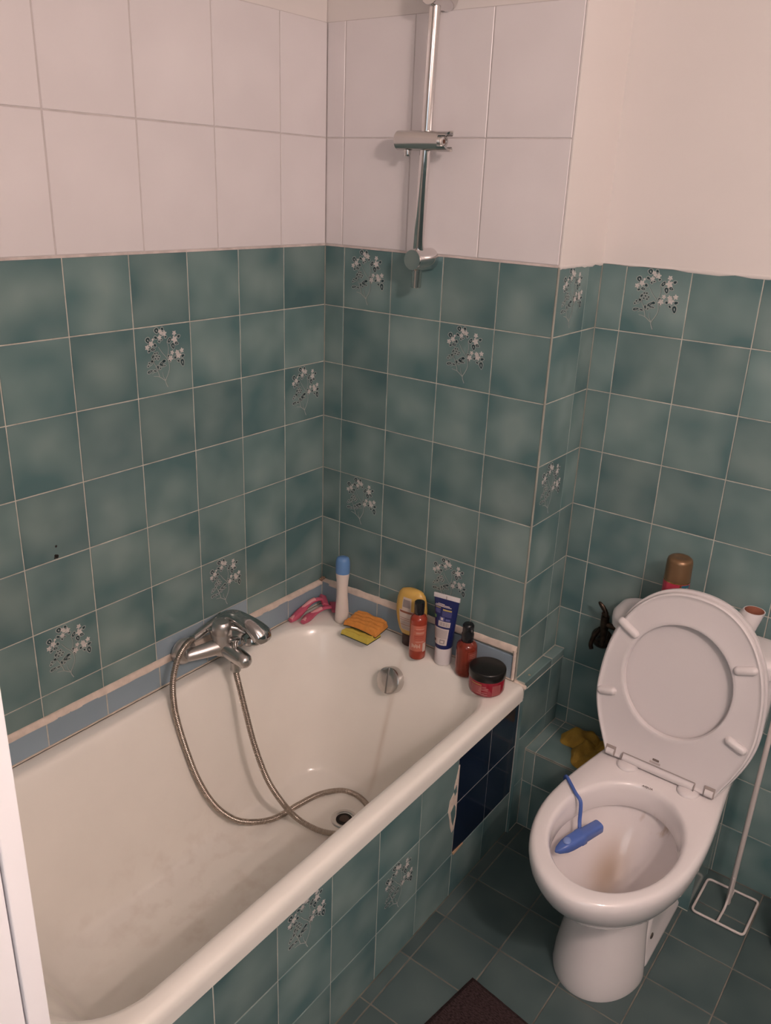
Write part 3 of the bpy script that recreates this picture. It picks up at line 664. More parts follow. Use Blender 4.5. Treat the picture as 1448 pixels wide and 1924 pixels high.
# seat ring and lid, hinged back
A = radians(10); HU = Vector((0, sin(A), cos(A))); HN = Vector((0, -cos(A), sin(A))); H0 = Vector((TX-0.002, -0.020, 0.421))
def sp3(s, t, n): return tuple(H0 + Vector((1, 0, 0))*s + HU*t + HN*n)
def seat_outline(k=1.0, tb=-0.016):
    pts = []
    for i in range(0, 61):            # upper part, right to left
        a = pi*i/60; c, s = cos(a), sin(a); e = 2/2.25
        pts.append((0.185*k*abs(c)**e*(1 if c >= 0 else -1), 0.160+(0.268*k)*abs(s)**e))
    for i in range(1, 15):
        t = 0.160-0.150*i/14; pts.append((-(0.136+0.049*sin(pi/2*min(1, t/0.160)))*k, t))
    pts += [(-0.135*k, -0.002), (-0.129*k, tb)]
    for i in range(1, 10): pts.append((-0.129*k+0.258*k*i/10, tb))
    pts += [(0.129*k, tb), (0.135*k, -0.002)]
    for i in range(14, 0, -1):
        t = 0.160-0.150*i/14; pts.append(((0.136+0.049*sin(pi/2*min(1, t/0.160)))*k, t))
    return pts
SO = seat_outline(); SLD = seat_outline(1.022)
def hole(a, b, cs=-0.006, ct=0.217):
    out = []
    for s, t in SO:
        an = atan2((t-ct)/1.12, s-cs); out.append((cs+a*cos(an), ct+b*sin(an)))
    return out
def inset(pts, d):
    c = (0, 0.18); return [(s-(s-c[0])/max(1e-6, sqrt((s-c[0])**2+(t-c[1])**2))*d, t-(t-c[1])/max(1e-6, sqrt((s-c[0])**2+(t-c[1])**2))*d) for s, t in pts]
bm = bmesh.new()
R = [(SO, -0.009), (SO, 0.001), (inset(SO, 0.0015), 0.004), (inset(SO, 0.005), 0.0055), (inset(SO, 0.009), 0.003), (inset(SO, 0.014), 0.002), (hole(0.1315, 0.1445), 0.004), (hole(0.1275, 0.1405), 0.0045), (hole(0.1235, 0.1365), 0.003), (hole(0.121, 0.134), -0.002), (hole(0.121, 0.134), -0.009)]
loft(bm, [[sp3(s, t, n) for s, t in pts] for pts, n in R], loopring=True)
seat = obj('seat_ring', bm, PLASTICW, toi, smooth=40)
bm = bmesh.new()
R = [(SLD, -0.0115), (inset(SLD, -0.001), -0.015), (SLD, -0.024), (inset(SLD, 0.008), -0.029), (inset(SLD, 0.03), -0.031), (hole(0.06, 0.07), -0.0325)]
loft(bm, [[sp3(s, t, n) for s, t in pts] for pts, n in [(inset(SLD, 0.012), -0.0115)]+R], cap1=True)
R = [(inset(SLD, 0.012), -0.0115), (hole(0.133, 0.146), -0.0115), (hole(0.128, 0.141), -0.017), (hole(0.10, 0.11), -0.019)]
loft(bm, [[sp3(s, t, n) for s, t in pts] for pts, n in R], cap1=True)
obj('lid', bm, PLASTICW, toi, smooth=40)
def capsule(bm, a, b, r, flat=1.0):
    """rounded bar in seat coordinates"""
    va = Vector(a); vb = Vector(b); d = (vb-va).normalized(); K = 6; pts = []; rs = []
    for i in range(K+1):
        x = -cos(pi/2*i/K)*r; pts.append(va+d*(r+x)); rs.append(max(1e-4, r*sin(pi/2*i/K)))
    for i in range(K+1):
        x = sin(pi/2*i/K)*r; pts.append(vb+d*(x-r)); rs.append(max(1e-4, r*cos(pi/2*i/K)))
    rings = []; q = Vector((-d.y, d.x, 0))
    for p, rr_ in zip(pts, rs):
        rings.append([sp3(p.x+q.x*rr_*cos(t), p.y+q.y*rr_*cos(t), 0.004+max(-0.002, rr_*flat*sin(t))) for t in [2*pi*k/16 for k in range(16)]])
    loft(bm, rings, cap0=True, cap1=True)
for a, b_ in (((-0.165, 0.322, 0), (-0.112, 0.292, 0)), ((-0.180, 0.133, 0), (-0.134, 0.145, 0)), ((0.105, 0.291, 0), (0.153, 0.308, 0)), ((0.123, 0.136, 0), (0.172, 0.119, 0))):
    bm = bmesh.new(); capsule(bm, a, b_, 0.0102, 1.1); obj('bumper', bm, PLASTICW, seat, smooth=60)
bm = bmesh.new(); tube(bm, [sp3(-0.086, -0.009, 0.000), sp3(0.083, -0.009, 0.000)], 0.0095, 16); obj('hinge_bar', bm, PLASTICW, toi)
bm = bmesh.new()
for s in (-0.088, 0.085): tube(bm, [sp3(s-0.0008, -0.008, 0.001), sp3(s+0.0008, -0.008, 0.001)], 0.0105, 16)
tube(bm, [sp3(-0.088, 0.004, 0.0035), sp3(0.085, 0.004, 0.0035)], 0.0009, 6)
obj('hinge_gap', bm, mat('seam', (0.36, 0.31, 0.29), 0.6), toi)
for sg in (-1, 1):
    bm = bmesh.new()
    x0 = sg*0.118
    tube(bm, [sp3(x0-0.009, -0.006, 0.0035), sp3(x0+0.009, -0.006, 0.0035)], 0.0085, 12)
    obj('hinge_end', bm, PLASTICW, toi)
    bm = bmesh.new(); box(bm, -0.012, -0.011, -0.002, 0.012, 0.013, 0.002)
    T = Matrix.Translation(sp3(x0, -0.004, 0.0035)) @ Matrix(((1, HU.x, HN.x), (0, HU.y, HN.y), (0, HU.z, HN.z))).to_4x4(); bmesh.ops.transform(bm, matrix=T, verts=bm.verts)
    obj('hinge_notch', bm, bpy.data.materials['seam'], toi, smooth=0)
    disc('hinge_foot', (TX+sg*0.0725, -0.030, 0.3998), Vector((0, 0, 1)), [(0.025, 0), (0.025, 0.003), (0.023, 0.006), (0.018, 0.0085), (0.001, 0.009)], PLASTICW, toi)
# printed marks
def text_mesh(name, s, size, M4, m, parent, ext=0.0002, **p):
    c = bpy.data.curves.new(name, 'FONT'); c.body = s; c.size = size; c.align_x = 'CENTER'; c.align_y = 'CENTER'; c.extrude = ext
    t = bpy.data.objects.new(name, c); COL.objects.link(t)
    dg = bpy.context.evaluated_depsgraph_get(); me = bpy.data.meshes.new_from_object(t.evaluated_get(dg))
    bpy.data.objects.remove(t); me.transform(M4); me.materials.clear(); me.materials.append(m)
    o = bpy.data.objects.new(name, me); return link(o, parent, **p)
INK = mat('print_ink', (0.10, 0.07, 0.055), 0.6)
text_mesh('printed_word', 'AQUA', 0.0088, Matrix.Translation((TX-0.005, -0.076, 0.4004)) @ Matrix.Rotation(radians(3), 4, 'Z'), INK, toi)
SM = Matrix(((1, HU.x, HN.x), (0, HU.y, HN.y), (0, HU.z, HN.z))).to_4x4(); SM.translation = H0
bm = bmesh.new()
def srect(s0, t0, s1, t1, n, mi): 
    f = bm.faces.new([bm.verts.new(sp3(*q)) for q in ((s0, t0, n), (s1, t0, n), (s1, t1, n), (s0, t1, n))]); f.material_index = mi
srect(-0.018, 0.0155, -0.003, 0.0205, 0.0036, 0); srect(-0.0165, 0.0172, -0.0045, 0.0190, 0.0038, 1); srect(-0.024, 0.0085, 0.0015, 0.0130, 0.0036, 2)
obj('printed_mark', bm, [INK, mat('mark_grey', (0.30, 0.25, 0.23), 0.6), mat('mark_pale', (0.48, 0.42, 0.40), 0.6)], toi, smooth=0)

# toilet block hanging inside the rim
BLUEP = mat('blue_plastic', (0.09, 0.17, 0.50), 0.25, trans=0.15)
blk = thing('toilet_block', (0.0, 0.0, 0.0), 'blue rim block in a plastic cage hanging inside the toilet bowl', 'toilet block')
P = catmull([(0.899, -0.152, 0.372), (0.897, -0.158, 0.392), (0.904, -0.166, 0.4045), (0.925, -0.186, 0.4055), (0.945, -0.205, 0.405), (0.962, -0.214, 0.398), (0.966, -0.215, 0.375), (0.968, -0.217, 0.350), (0.974, -0.226, 0.334)], 6)
bm = bmesh.new(); tube(bm, P, 0.0030, 8, sx=1.4); obj('hook', bm, BLUEP, blk, smooth=60)
c0 = Vector((0.958, -0.312, 0.322)); c1 = Vector((1.006, -0.190, 0.336)); d = (c1-c0).normalized(); sd_ = Vector((d.y, -d.x, 0)).normalized(); up3 = sd_.cross(d)
if up3.z < 0: up3 = -up3
bm = bmesh.new(); rings = []
for t, hw, hh in ((0, 0.002, 0.002), (0.06, 0.008, 0.007), (0.2, 0.0135, 0.0125), (0.32, 0.015, 0.0145), (0.50, 0.0155, 0.0145), (0.52, 0.0165, 0.0155), (0.60, 0.0165, 0.0155), (0.62, 0.0145, 0.0135), (0.98, 0.0135, 0.013), (1.0, 0.012, 0.0115)):
    p = c0 + (c1-c0)*t
    rings.append([tuple(p + sd_*hw*(abs(cos(a))**0.6)*(1 if cos(a) > 0 else -1) + up3*hh*(abs(sin(a))**0.6)*(1 if sin(a) > 0 else -1)) for a in [2*pi*k/20+0.01 for k in range(20)]])
loft(bm, rings, cap0=True, cap1=True); obj('cage', bm, BLUEP, blk, smooth=50)
bm = bmesh.new(); p = c0+(c1-c0)*0.26+up3*0.0125; sphere(bm, p, 0.009, 8, (1, 1.3, 0.5)); obj('window', bm, mat('pale_blue', (0.18, 0.27, 0.55), 0.2), blk)

# ------------------------------------------------------------------ things on the cistern
zc = 0.7267
can = thing('spray_can', (0.990, 0.136, zc-0.0), 'pink air freshener aerosol can with a bronze cap on the cistern', 'spray can')
bm = bmesh.new(); lathe(bm, [(0.028, 0), (0.0305, 0.003), (0.0305, 0.098), (0.0300, 0.104), (0.024, 0.106)], 32)
obj('can_body', bm, mat('pink_metal', (0.50, 0.045, 0.085), 0.28, 0.15), can)
bm = bmesh.new(); lathe(bm, [(0.0300, 0.104), (0.0302, 0.108), (0.0294, 0.150), (0.0278, 0.157), (0.023, 0.161), (0.014, 0.1615), (0.012, 0.1605), (0.001, 0.1605)], 32)
obj('cap', bm, mat('bronze_cap', (0.21, 0.125, 0.065), 0.35, 0.45), can)
bm = bmesh.new(); lathe(bm, [(0.0303, 0.1025), (0.0307, 0.1035), (0.0303, 0.1048)], 32, cap0=False, cap1=False); obj('gold_band', bm, mat('gold', (0.75, 0.50, 0.16), 0.2, 1.0), can)
def patch(bm, rad, a0, a1, z0, z1, n=12, mi=0, cx=0, cy=0, sx=1, sy=1, rot=0, zoff=0):
    """curved label patch; rad = radius or f(z)"""
    vs = []
    m_ = max(1, int((z1-z0)/0.008)) if callable(rad) else 1
    for j in range(m_+1):
        z = z0+(z1-z0)*j/m_; r = rad(z) if callable(rad) else rad; row = []
        for i in range(n+1):
            t = radians(a0+(a1-a0)*i/n)
            x = r*sx*cos(t); y = r*sy*sin(t)
            row.append(bm.verts.new((cx+x*cos(rot)-y*sin(rot), cy+x*sin(rot)+y*cos(rot), z+zoff)))
        vs.append(row)
    for j in range(m_):
        for i in range(n):
            f = bm.faces.new((vs[j][i], vs[j][i+1], vs[j+1][i+1], vs[j+1][i])); f.material_index = mi
bm = bmesh.new(); patch(bm, 0.0307, -50, -6, 0.085, 0.101, mi=0); patch(bm, 0.0309, -42, -16, 0.091, 0.0935, mi=1); patch(bm, 0.0307, -44, -20, 0.076, 0.083, mi=1); patch(bm, 0.0308, -58, -52, 0.070, 0.101, mi=2)
obj('label', bm, [mat('label_teal', (0.02, 0.12, 0.17), 0.3), mat('label_white', (0.65, 0.62, 0.60), 0.4), bpy.data.materials['gold']], can)

cone = thing('cone_vase', (0.0, 0.0, 0.0), 'pale pink tapered plastic cone open at the top, right end of cistern lid', 'holder')
bm = bmesh.new()
rings = []
for t, r in ((0, 0.040), (0.03, 0.0405), (0.5, 0.0325), (0.97, 0.0238), (1.0, 0.0232), (1.0, 0.0212), (0.93, 0.0212), (0.5, 0.029), (0.05, 0.035)):
    c = Vector((1.130, 0.124, zc)).lerp(Vector((1.170, 0.134, 0.812)), t)
    rings.append([(c.x+r*cos(a), c.y+r*sin(a), c.z) for a in [2*pi*k/32 for k in range(32)]])
loft(bm, rings[:6], cap0=True); obj('cone_wall', bm, PLASTICW, cone)
bm = bmesh.new(); loft(bm, rings[5:], cap1=True); obj('inner_lining', bm, mat('terracotta_plastic', (0.36, 0.145, 0.095), 0.45), cone)

# ------------------------------------------------------------------ bronze stop valve
vm = mat('dark_bronze', (0.055, 0.038, 0.028), 0.35, 0.85, var=0.4, scale=80)
va = thing('stop_valve', (0.0, 0.0, 0.0), 'dark tarnished angle valve on the alcove wall beside the cistern', 'valve')
disc('escutcheon', (0.800, YK-0.0005, 0.560), Vector((0, -1, 0)), [(0.030, 0), (0.030, 0.003), (0.026, 0.012), (0.018, 0.017), (0.011, 0.019)], vm, va)
bm = bmesh.new(); tube(bm, [(0.800, YK-0.015, 0.560), (0.806, YK-0.040, 0.575), (0.818, YK-0.045, 0.592)], 0.009, 14); tube(bm, [(0.818, YK-0.045, 0.565), (0.818, YK-0.045, 0.578), (0.818, YK-0.045, 0.60), (0.817, YK-0.045, 0.62), (0.816, YK-0.045, 0.650)], [0.006, 0.0075, 0.010, 0.0115, 0.011], 14)
tube(bm, [(0.816, YK-0.045, 0.628), (0.85, YK-0.050, 0.628), (0.875, YK-0.055, 0.63), (0.888, YK-0.06, 0.64)], [0.0085, 0.007, 0.0075, 0.0075], 12)
obj('valve_body', bm, vm, va)
bm = bmesh.new(); tube(bm, [(0.816, YK-0.045, 0.650), (0.815, YK-0.045, 0.660), (0.813, YK-0.045, 0.664), (0.806, YK-0.046, 0.674), (0.798, YK-0.047, 0.682), (0.794, YK-0.047, 0.685)], [0.0085, 0.0075, 0.006, 0.0065, 0.005, 0.002], 12, sx=0.8)
tube(bm, [(0.812, YK-0.033, 0.661), (0.812, YK-0.057, 0.661)], 0.0035, 8); obj('tap_handle', bm, vm, va)
bm = bmesh.new(); tube(bm, catmull([(0.808, YK-0.047, 0.612), (0.796, YK-0.050, 0.590), (0.790, YK-0.052, 0.562), (0.793, YK-0.052, 0.548)], 5), [0.006]*16, 10); obj('drain_lever', bm, vm, va)

# ------------------------------------------------------------------ yellow cloth on the plinth
bm = bmesh.new(); lobes = [((0.805, 0.172), 0.058, 0.046, 10, 0.036), ((0.855, 0.115), 0.070, 0.050, -50, 0.034), ((0.885, 0.150), 0.060, 0.060, 5, 0.030)]
for (cx, cy), a, b_, rot, hgt in lobes:
    NR, NA = 12, 48; ro = radians(rot); rings = []
    ph = random.uniform(0, 6)
    for j in range(NR+1):
        q_ = j/NR; ring = []
        for i in range(NA):
            t = 2*pi*i/NA; rw = 1+0.07*sin(3*t+ph)+0.05*sin(7*t+ph*2)
            x = a*q_*rw*cos(t); y = b_*q_*rw*sin(t)
            z = hgt*(1-q_**4)*(0.72+0.20*sin(95*x+60*y+ph)+0.08*sin(140*y-50*x)) + 0.002
            ring.append((cx+x*cos(ro)-y*sin(ro), min(cy+x*sin(ro)+y*cos(ro), YK-0.004), ZP+max(z, 0.0015)))
        rings.append(ring)
    loft(bm, rings[1:], cap0=True)
    loft(bm, [rings[-1], [(x, y, ZP+0.0003) for x, y, z in rings[-1]]], cap1=True)
obj('cleaning_cloth', bm, mat('mustard_cloth', (0.44, 0.27, 0.045), 0.95, var=0.10, scale=60, bump=0.9, bscale=500), None, smooth=70, label='crumpled mustard yellow cleaning cloth on the tiled plinth behind the toilet', category='cloth')

# ------------------------------------------------------------------ white wire stand
sd0 = thing('wire_stand', (0.0, 0.0, 0.0), 'white wire floor stand with an upright rod right of the toilet', 'stand')
WM = mat('white_wire', (0.62, 0.56, 0.53), 0.4)
cs = [(1.190, 0.187), (1.316, 0.191), (1.314, 0.058), (1.189, 0.056)]; P = []
for k in range(4):
    p0 = Vector((*cs[k-1], 0)); p = Vector((*cs[k], 0)); p1 = Vector((*cs[(k+1) % 4], 0)); a = p+(p0-p).normalized()*0.012; b_ = p+(p1-p).normalized()*0.012
    for i in range(6):
        t = i/5; P.append((a*(1-t)**2+2*p*t*(1-t)+b_*t*t)+Vector((0, 0, 0.0042)))
P.append(P[0]); bm = bmesh.new(); tube(bm, P, 0.0034, 8, cap=False); obj('base_frame', bm, WM, sd0, smooth=60)
bm = bmesh.new(); tube(bm, catmull([(1.251, 0.057, 0.0045), (1.253, 0.095, 0.0055), (1.254, 0.115, 0.012), (1.255, 0.128, 0.04), (1.2555, 0.133, 0.09)], 5), 0.0032, 8); tube(bm, [(1.2555, 0.133, 0.0045), (1.2555, 0.187, 0.0045)], 0.0030, 8); obj('cross_wire', bm, WM, sd0, smooth=60)
bm = bmesh.new(); tube(bm, [(1.254, 0.139, 0.0), (1.254, 0.139, 0.005), (1.2575, 0.139, 0.40), (1.260, 0.139, 0.64), (1.260, 0.139, 0.645)], [0.005, 0.0065, 0.0062, 0.006, 0.002], 12); obj('upright_rod', bm, WM, sd0)

# green bottle at the right edge, on the floor
gb = thing('cleaner_bottle', (1.405, 0.090, 0.001), 'olive green cleaner bottle on the floor at the right edge of the photo', 'bottle')
bm = bmesh.new(); lathe(bm, [(0.030, 0), (0.0345, 0.006), (0.0345, 0.09), (0.030, 0.12), (0.016, 0.145), (0.013, 0.15)], 28); obj('body', bm, mat('olive_plastic', (0.10, 0.13, 0.035), 0.35), gb)
bm = bmesh.new(); lathe(bm, [(0.015, 0.151), (0.015, 0.178), (0.013, 0.181)], 20); obj('cap', bm, BLACKP, gb)

# ------------------------------------------------------------------ dark mat
c = Vector((0.859, -0.451)); a = Vector((0.991, -0.135)); b_ = Vector((-0.135, -0.991))
bm = bmesh.new(); NX, NY = 60, 40; LX, LY = 0.62, 0.42; V = []
for j in range(NY+1):
    row = []
    for i in range(NX+1):
        u_ = i/NX*LX; v_ = j/NY*LY; p = c+a*u_+b_*v_; e = min(u_, LX-u_, v_, LY-v_)
        row.append(bm.verts.new((p.x, p.y, 0.0015+0.0075*min(1, e/0.008)+random.uniform(-0.0005, 0.0005))))
    V.append(row)
for j in range(NY):
    for i in range(NX): bm.faces.new((V[j][i], V[j][i+1], V[j+1][i+1], V[j+1][i]))
bd = [V[0][i] for i in range(NX+1)]+[V[j][NX] for j in range(1, NY+1)]+[V[NY][i] for i in range(NX-1, -1, -1)]+[V[j][0] for j in range(NY-1, 0, -1)]
lw = [bm.verts.new((v.co.x, v.co.y, 0.0005)) for v in bd]
for i in range(len(bd)):
    j = (i+1) % len(bd); bm.faces.new((bd[i], lw[i], lw[j], bd[j]))
m, nt, b = newmat('mat_weave'); Nn = nt.nodes; L = nt.links
tc = Nn.new('ShaderNodeTexCoord'); mp = Nn.new('ShaderNodeMapping'); mp.inputs['Rotation'].default_value = (0, 0, radians(8)); mp.inputs['Scale'].default_value = (160, 420, 1); L.new(tc.outputs['Object'], mp.inputs[0])
nz = Nn.new('ShaderNodeTexNoise'); nz.inputs['Scale'].default_value = 1; nz.inputs['Detail'].default_value = 4; L.new(mp.outputs[0], nz.inputs['Vector'])
rp = Nn.new('ShaderNodeValToRGB'); e = rp.color_ramp.elements; e[0].position = 0.35; e[1].position = 0.75; e[0].color = (0.020, 0.013, 0.014, 1); e[1].color = (0.075, 0.048, 0.048, 1)
L.new(nz.outputs[0], rp.inputs[0]); L.new(rp.outputs[0], b.inputs['Base Color']); sock(b, 'Roughness', 0.98); sock(b, 'Specular IOR Level', 0.1)
bp = Nn.new('ShaderNodeBump'); bp.inputs['Strength'].default_value = 0.8; bp.inputs['Distance'].default_value = 0.002; L.new(nz.outputs[0], bp.inputs['Height']); L.new(bp.outputs[0], b.inputs['Normal'])
obj('bath_mat', bm, m, None, smooth=0, label='dark brown woven bath mat on the floor between bath and toilet', category='mat')

# ------------------------------------------------------------------ things on the bath deck
ZD = 0.4857
VIEW = radians(-56)
# white bottle with blue cap
o = thing('shampoo_bottle', (0.131, -0.061, ZD), 'slim white bottle with a blue cap in the corner of the bath', 'bottle')
bm = bmesh.new(); lathe(bm, [(0.0165, 0), (0.0195, 0.003), (0.0200, 0.012), (0.0195, 0.035), (0.0180, 0.06), (0.0160, 0.085), (0.0155, 0.10), (0.0160, 0.118), (0.0175, 0.135), (0.0190, 0.148), (0.0195, 0.156)], 28, sx=1.0, sy=0.85, rot=radians(30)); obj('body', bm, mat('white_bottle', (0.74, 0.66, 0.60), 0.35, sss=0.1), o, smooth=60)
bm = bmesh.new(); lathe(bm, [(0.0198, 0.1562), (0.0202, 0.162), (0.0205, 0.180), (0.0198, 0.194), (0.017, 0.203), (0.010, 0.2065), (0.001, 0.207)], 28, sx=1.0, sy=0.85, rot=radians(30)); obj('cap', bm, mat('blue_cap', (0.13, 0.27, 0.53), 0.35), o, smooth=60)
# razors
PINK = mat('pink_plastic', (0.66, 0.13, 0.21), 0.22, trans=0.2); PINKL = mat('pink_grip', (0.72, 0.33, 0.35), 0.45); STEEL = mat('blade_steel', (0.55, 0.5, 0.5), 0.25, 1.0)
def razor(pts, hd_dir, label):
    o = thing('razor', (0, 0, 0), label, 'razor', 'pink razors in the bath corner')
    P = catmull(pts, 6); n = len(P)
    bm = bmesh.new(); tube(bm, P, [0.0088*(0.60+0.50*sin(pi*min(1, (i/(n-1))*1.3+0.12))**2) for i in range(n)], 12, sx=1.35); obj('handle', bm, PINK, o, smooth=60)
    bm = bmesh.new(); Q = [p+Vector((0.0, 0, 0.0035)) for p in P[int(n*.05):int(n*.72)]]; tube(bm, Q, [0.0056]*len(Q), 8, sx=1.2); obj('grip', bm, PINKL, o, smooth=60)
    e = P[-1]; d = (P[-1]-P[-3]).normalized(); s = Vector(hd_dir).normalized(); s = (s-d*s.dot(d)).normalized(); u3 = s.cross(d)
    def bx_(name, l, dd, th, off, m):
        bm = bmesh.new(); box(bm, -l/2, -dd/2, -th/2, l/2, dd/2, th/2, bev=0.0008)
        T = Matrix(((s.x, d.x, u3.x), (s.y, d.y, u3.y), (s.z, d.z, u3.z))).to_4x4(); T.translation = e+d*off[0]+u3*off[1]; bmesh.ops.transform(bm, matrix=T, verts=bm.verts); return obj(name, bm, m, o)
    h = bx_('head', 0.042, 0.019, 0.010, (0.004, 0), PINK); 
    bx_('blade', 0.034, 0.006, 0.0012, (0.006, -0.0056), STEEL)
razor([(0.026, -0.166, ZD+0.008), (0.026, -0.145, ZD+0.011), (0.024, -0.112, ZD+0.021), (0.027, -0.080, ZD+0.033), (0.034, -0.053, ZD+0.036), (0.040, -0.040, ZD+0.030)], (1, -0.1, -0.5), 'pink razor nearest the left wall beside the white bottle')
razor([(0.061, -0.150, ZD+0.009), (0.057, -0.132, ZD+0.009), (0.052, -0.105, ZD+0.010), (0.055, -0.080, ZD+0.014), (0.062, -0.054, ZD+0.018), (0.074, -0.035, ZD+0.016)], (1, -0.5, -0.2), 'pink razor lying nearer the basin, beside the white bottle')
# sponges
def sponge(name, cx, cy, z, lx, ly, h1, h2, rot, tilt, colm, padm, label, group, dent=0):
    o = thing(name, (cx, cy, z), label, 'sponge', group); o.rotation_euler = (tilt[0], tilt[1], radians(rot))
    for nm, z0, z1, mm in (('scouring_pad', 0, h1, padm), ('foam', h1, h1+h2, colm)):
        bm = bmesh.new(); NX, NY = 26, 18; top = []; bot = []
        for j in range(NY+1):
            r1 = []; r0 = []
            for i in range(NX+1):
                x = (i/NX-0.5); y = (j/NY-0.5); k = 0.5*5
                ed = min(0.5-abs(x), 0.5-abs(y)); q_ = 1-0.06*(1-min(1, ed/0.04)) if nm == 'foam' else 1
                wob = 0.0012*sin(23*x+4)+0.001*sin(19*y+1.3)
                zz = z1 + (0.0016*sin(14*x+9*y)+0.0012*sin(25*y-6*x) if nm == 'foam' else 0) - (0.003*(1-min(1, ed/0.05)) if nm == 'foam' else 0)
                if dent and nm == 'foam': zz -= dent*math.exp(-((y-0.0)/0.10)**2)*(1 if x < 0.32 else 0.3)
                bend = 0.006*(x*x*4)*(0 if dent else -0.8)
                r1.append(bm.verts.new((x*lx*q_+wob*(abs(y) > 0.45), y*ly*q_+wob*(abs(x) > 0.45), zz+bend))); r0.append(bm.verts.new((x*lx+wob*(abs(y) > 0.45), y*ly+wob*(abs(x) > 0.45), z0+bend)))
            top.append(r1); bot.append(r0)
        for j in range(NY):
            for i in range(NX):
                bm.faces.new((top[j][i], top[j][i+1], top[j+1][i+1], top[j+1][i])); bm.faces.new((bot[j][i], bot[j+1][i], bot[j+1][i+1], bot[j][i+1]))
        for i in range(NX):
            bm.faces.new((bot[0][i], bot[0][i+1], top[0][i+1], top[0][i])); bm.faces.new((top[NY][i], top[NY][i+1], bot[NY][i+1], bot[NY][i]))
        for j in range(NY):
            bm.faces.new((top[j][0], top[j+1][0], bot[j+1][0], bot[j][0])); bm.faces.new((bot[j][NX], bot[j+1][NX], top[j+1][NX], top[j][NX]))
        obj(nm, bm, mm, o, smooth=50)
PAD = mat('green_pad', (0.012, 0.035, 0.025), 0.95, bump=0.8, bscale=700)
sponge('sponge', 0.226, -0.088, ZD+0.0005, 0.092, 0.062, 0.003, 0.0145, 0, (0, 0), mat('yellow_foam', (0.62, 0.49, 0.085), 0.9, bump=0.7, bscale=500, var=0.06, scale=80), PAD, 'yellow sponge with a dark green pad, under the orange one on the bath edge', 'sponges on the bath edge', dent=0.008)
sponge('sponge', 0.222, -0.061, ZD+0.0215, 0.106, 0.066, 0.003, 0.0165, 4, (radians(4), radians(3)), mat('orange_foam', (0.74, 0.30, 0.065), 0.9, bump=0.9, bscale=450, var=0.08, scale=90), PAD, 'orange sponge lying on top of the yellow one on the bath edge', 'sponges on the bath edge')
# yellow upside-down conditioner
o = thing('conditioner_bottle', (0.356, -0.035, ZD), 'yellow oval bottle standing upside down on its brown cap by the wall', 'bottle', rz=radians(8))
yb = [(0.024, 0.034), (0.030, 0.045), (0.0365, 0.070), (0.0400, 0.095), (0.0405, 0.115), (0.038, 0.140), (0.034, 0.156), (0.027, 0.166), (0.015, 0.1705), (0.001, 0.171)]
yb = [(r_*1.14, z_) for r_, z_ in yb]; bm = bmesh.new(); lathe(bm, yb, 36, sx=1.0, sy=0.46); obj('body', bm, mat('honey_plastic', (0.66, 0.42, 0.11), 0.28, sss=0.1), o, smooth=60)
bm = bmesh.new(); lathe(bm, [(0.0215, 0.0), (0.024, 0.002), (0.0245, 0.030), (0.0242, 0.0345)], 32, sx=1.0, sy=0.62); obj('cap', bm, mat('brown_cap', (0.040, 0.012, 0.010), 0.35), o)
def fy(z):
    for (r0, z0), (r1, z1) in zip(yb, yb[1:]):
        if z0 <= z <= z1: return (r0+(r1-r0)*(z-z0)/(z1-z0))*1.012+0.0002
    return 0.03
LW = mat('label_pale', (0.60, 0.50, 0.44), 0.5); LG = mat('label_grey', (0.30, 0.25, 0.24), 0.5); LBR = mat('label_brown', (0.28, 0.09, 0.05), 0.5)
bm = bmesh.new()
patch(bm, fy, -128, -52, 0.050, 0.112, 14, 0, sy=0.46); patch(bm, fy, -116, -80, 0.112, 0.150, 10, 0, sy=0.46)
f2 = lambda z: fy(z)+0.0006
patch(bm, f2, -113, -84, 0.121, 0.144, 10, 1, sy=0.46)
for z, h_ in ((0.104, 0.006), (0.087, 0.0012), (0.081, 0.0012), (0.066, 0.0015)): patch(bm, f2, -124, -72, z, z+h_, 10, 2, sy=0.46)
for z in (0.076, 0.0735, 0.071, 0.060, 0.057, 0.054): patch(bm, f2, -120, -74, z, z+0.0007, 10, 1, sy=0.46)
obj('label', bm, [LW, LG, LBR], o)
# red gel bottle with black cap
def glassy(name, col, rough=0.12): return mat(name, col, rough, trans=0.55, ior=1.40, coat=0.3)
o = thing('shower_gel_bottle', (0.407, -0.074, ZD), 'translucent coral shower gel bottle with a black cap before the yellow one', 'bottle')
gp = [(0.019, 0), (0.0222, 0.003), (0.0228, 0.010), (0.0228, 0.112), (0.0222, 0.118), (0.019, 0.125), (0.013, 0.129), (0.012, 0.131)]
bm = bmesh.new(); lathe(bm, gp, 32); obj('body', bm, glassy('coral_gel', (0.62, 0.10, 0.055)), o, smooth=60)
bm = bmesh.new(); lathe(bm, [(0.0128, 0.131), (0.0135, 0.132), (0.0138, 0.160), (0.0130, 0.166), (0.001, 0.1675)], 28); obj('cap', bm, BLACKP, o)
GL = mat('gel_label', (0.50, 0.15, 0.10), 0.35); GT = mat('gel_text', (0.62, 0.42, 0.34), 0.4); GD = mat('gel_text_dark', (0.30, 0.03, 0.02), 0.4)
bm = bmesh.new(); patch(bm, 0.0230, -118, 10, 0.028, 0.104, 20, 0)
for z in (0.094, 0.084, 0.081, 0.056): patch(bm, 0.0232, -70, -12, z, z+0.0012, 10, 1)
for z in (0.090, 0.074, 0.071, 0.067, 0.062): patch(bm, 0.0232, -82, -14, z, z+0.0012, 10, 2)
for k in range(7): patch(bm, 0.0232, -98+k*9, -92+k*9, 0.038+0.002*(k % 2), 0.050-0.002*(k % 3), 2, 1)
patch(bm, 0.0232, -20, 8, 0.026, 0.052, 6, 3)
obj('label', bm, [GL, GT, GD, LW], o)
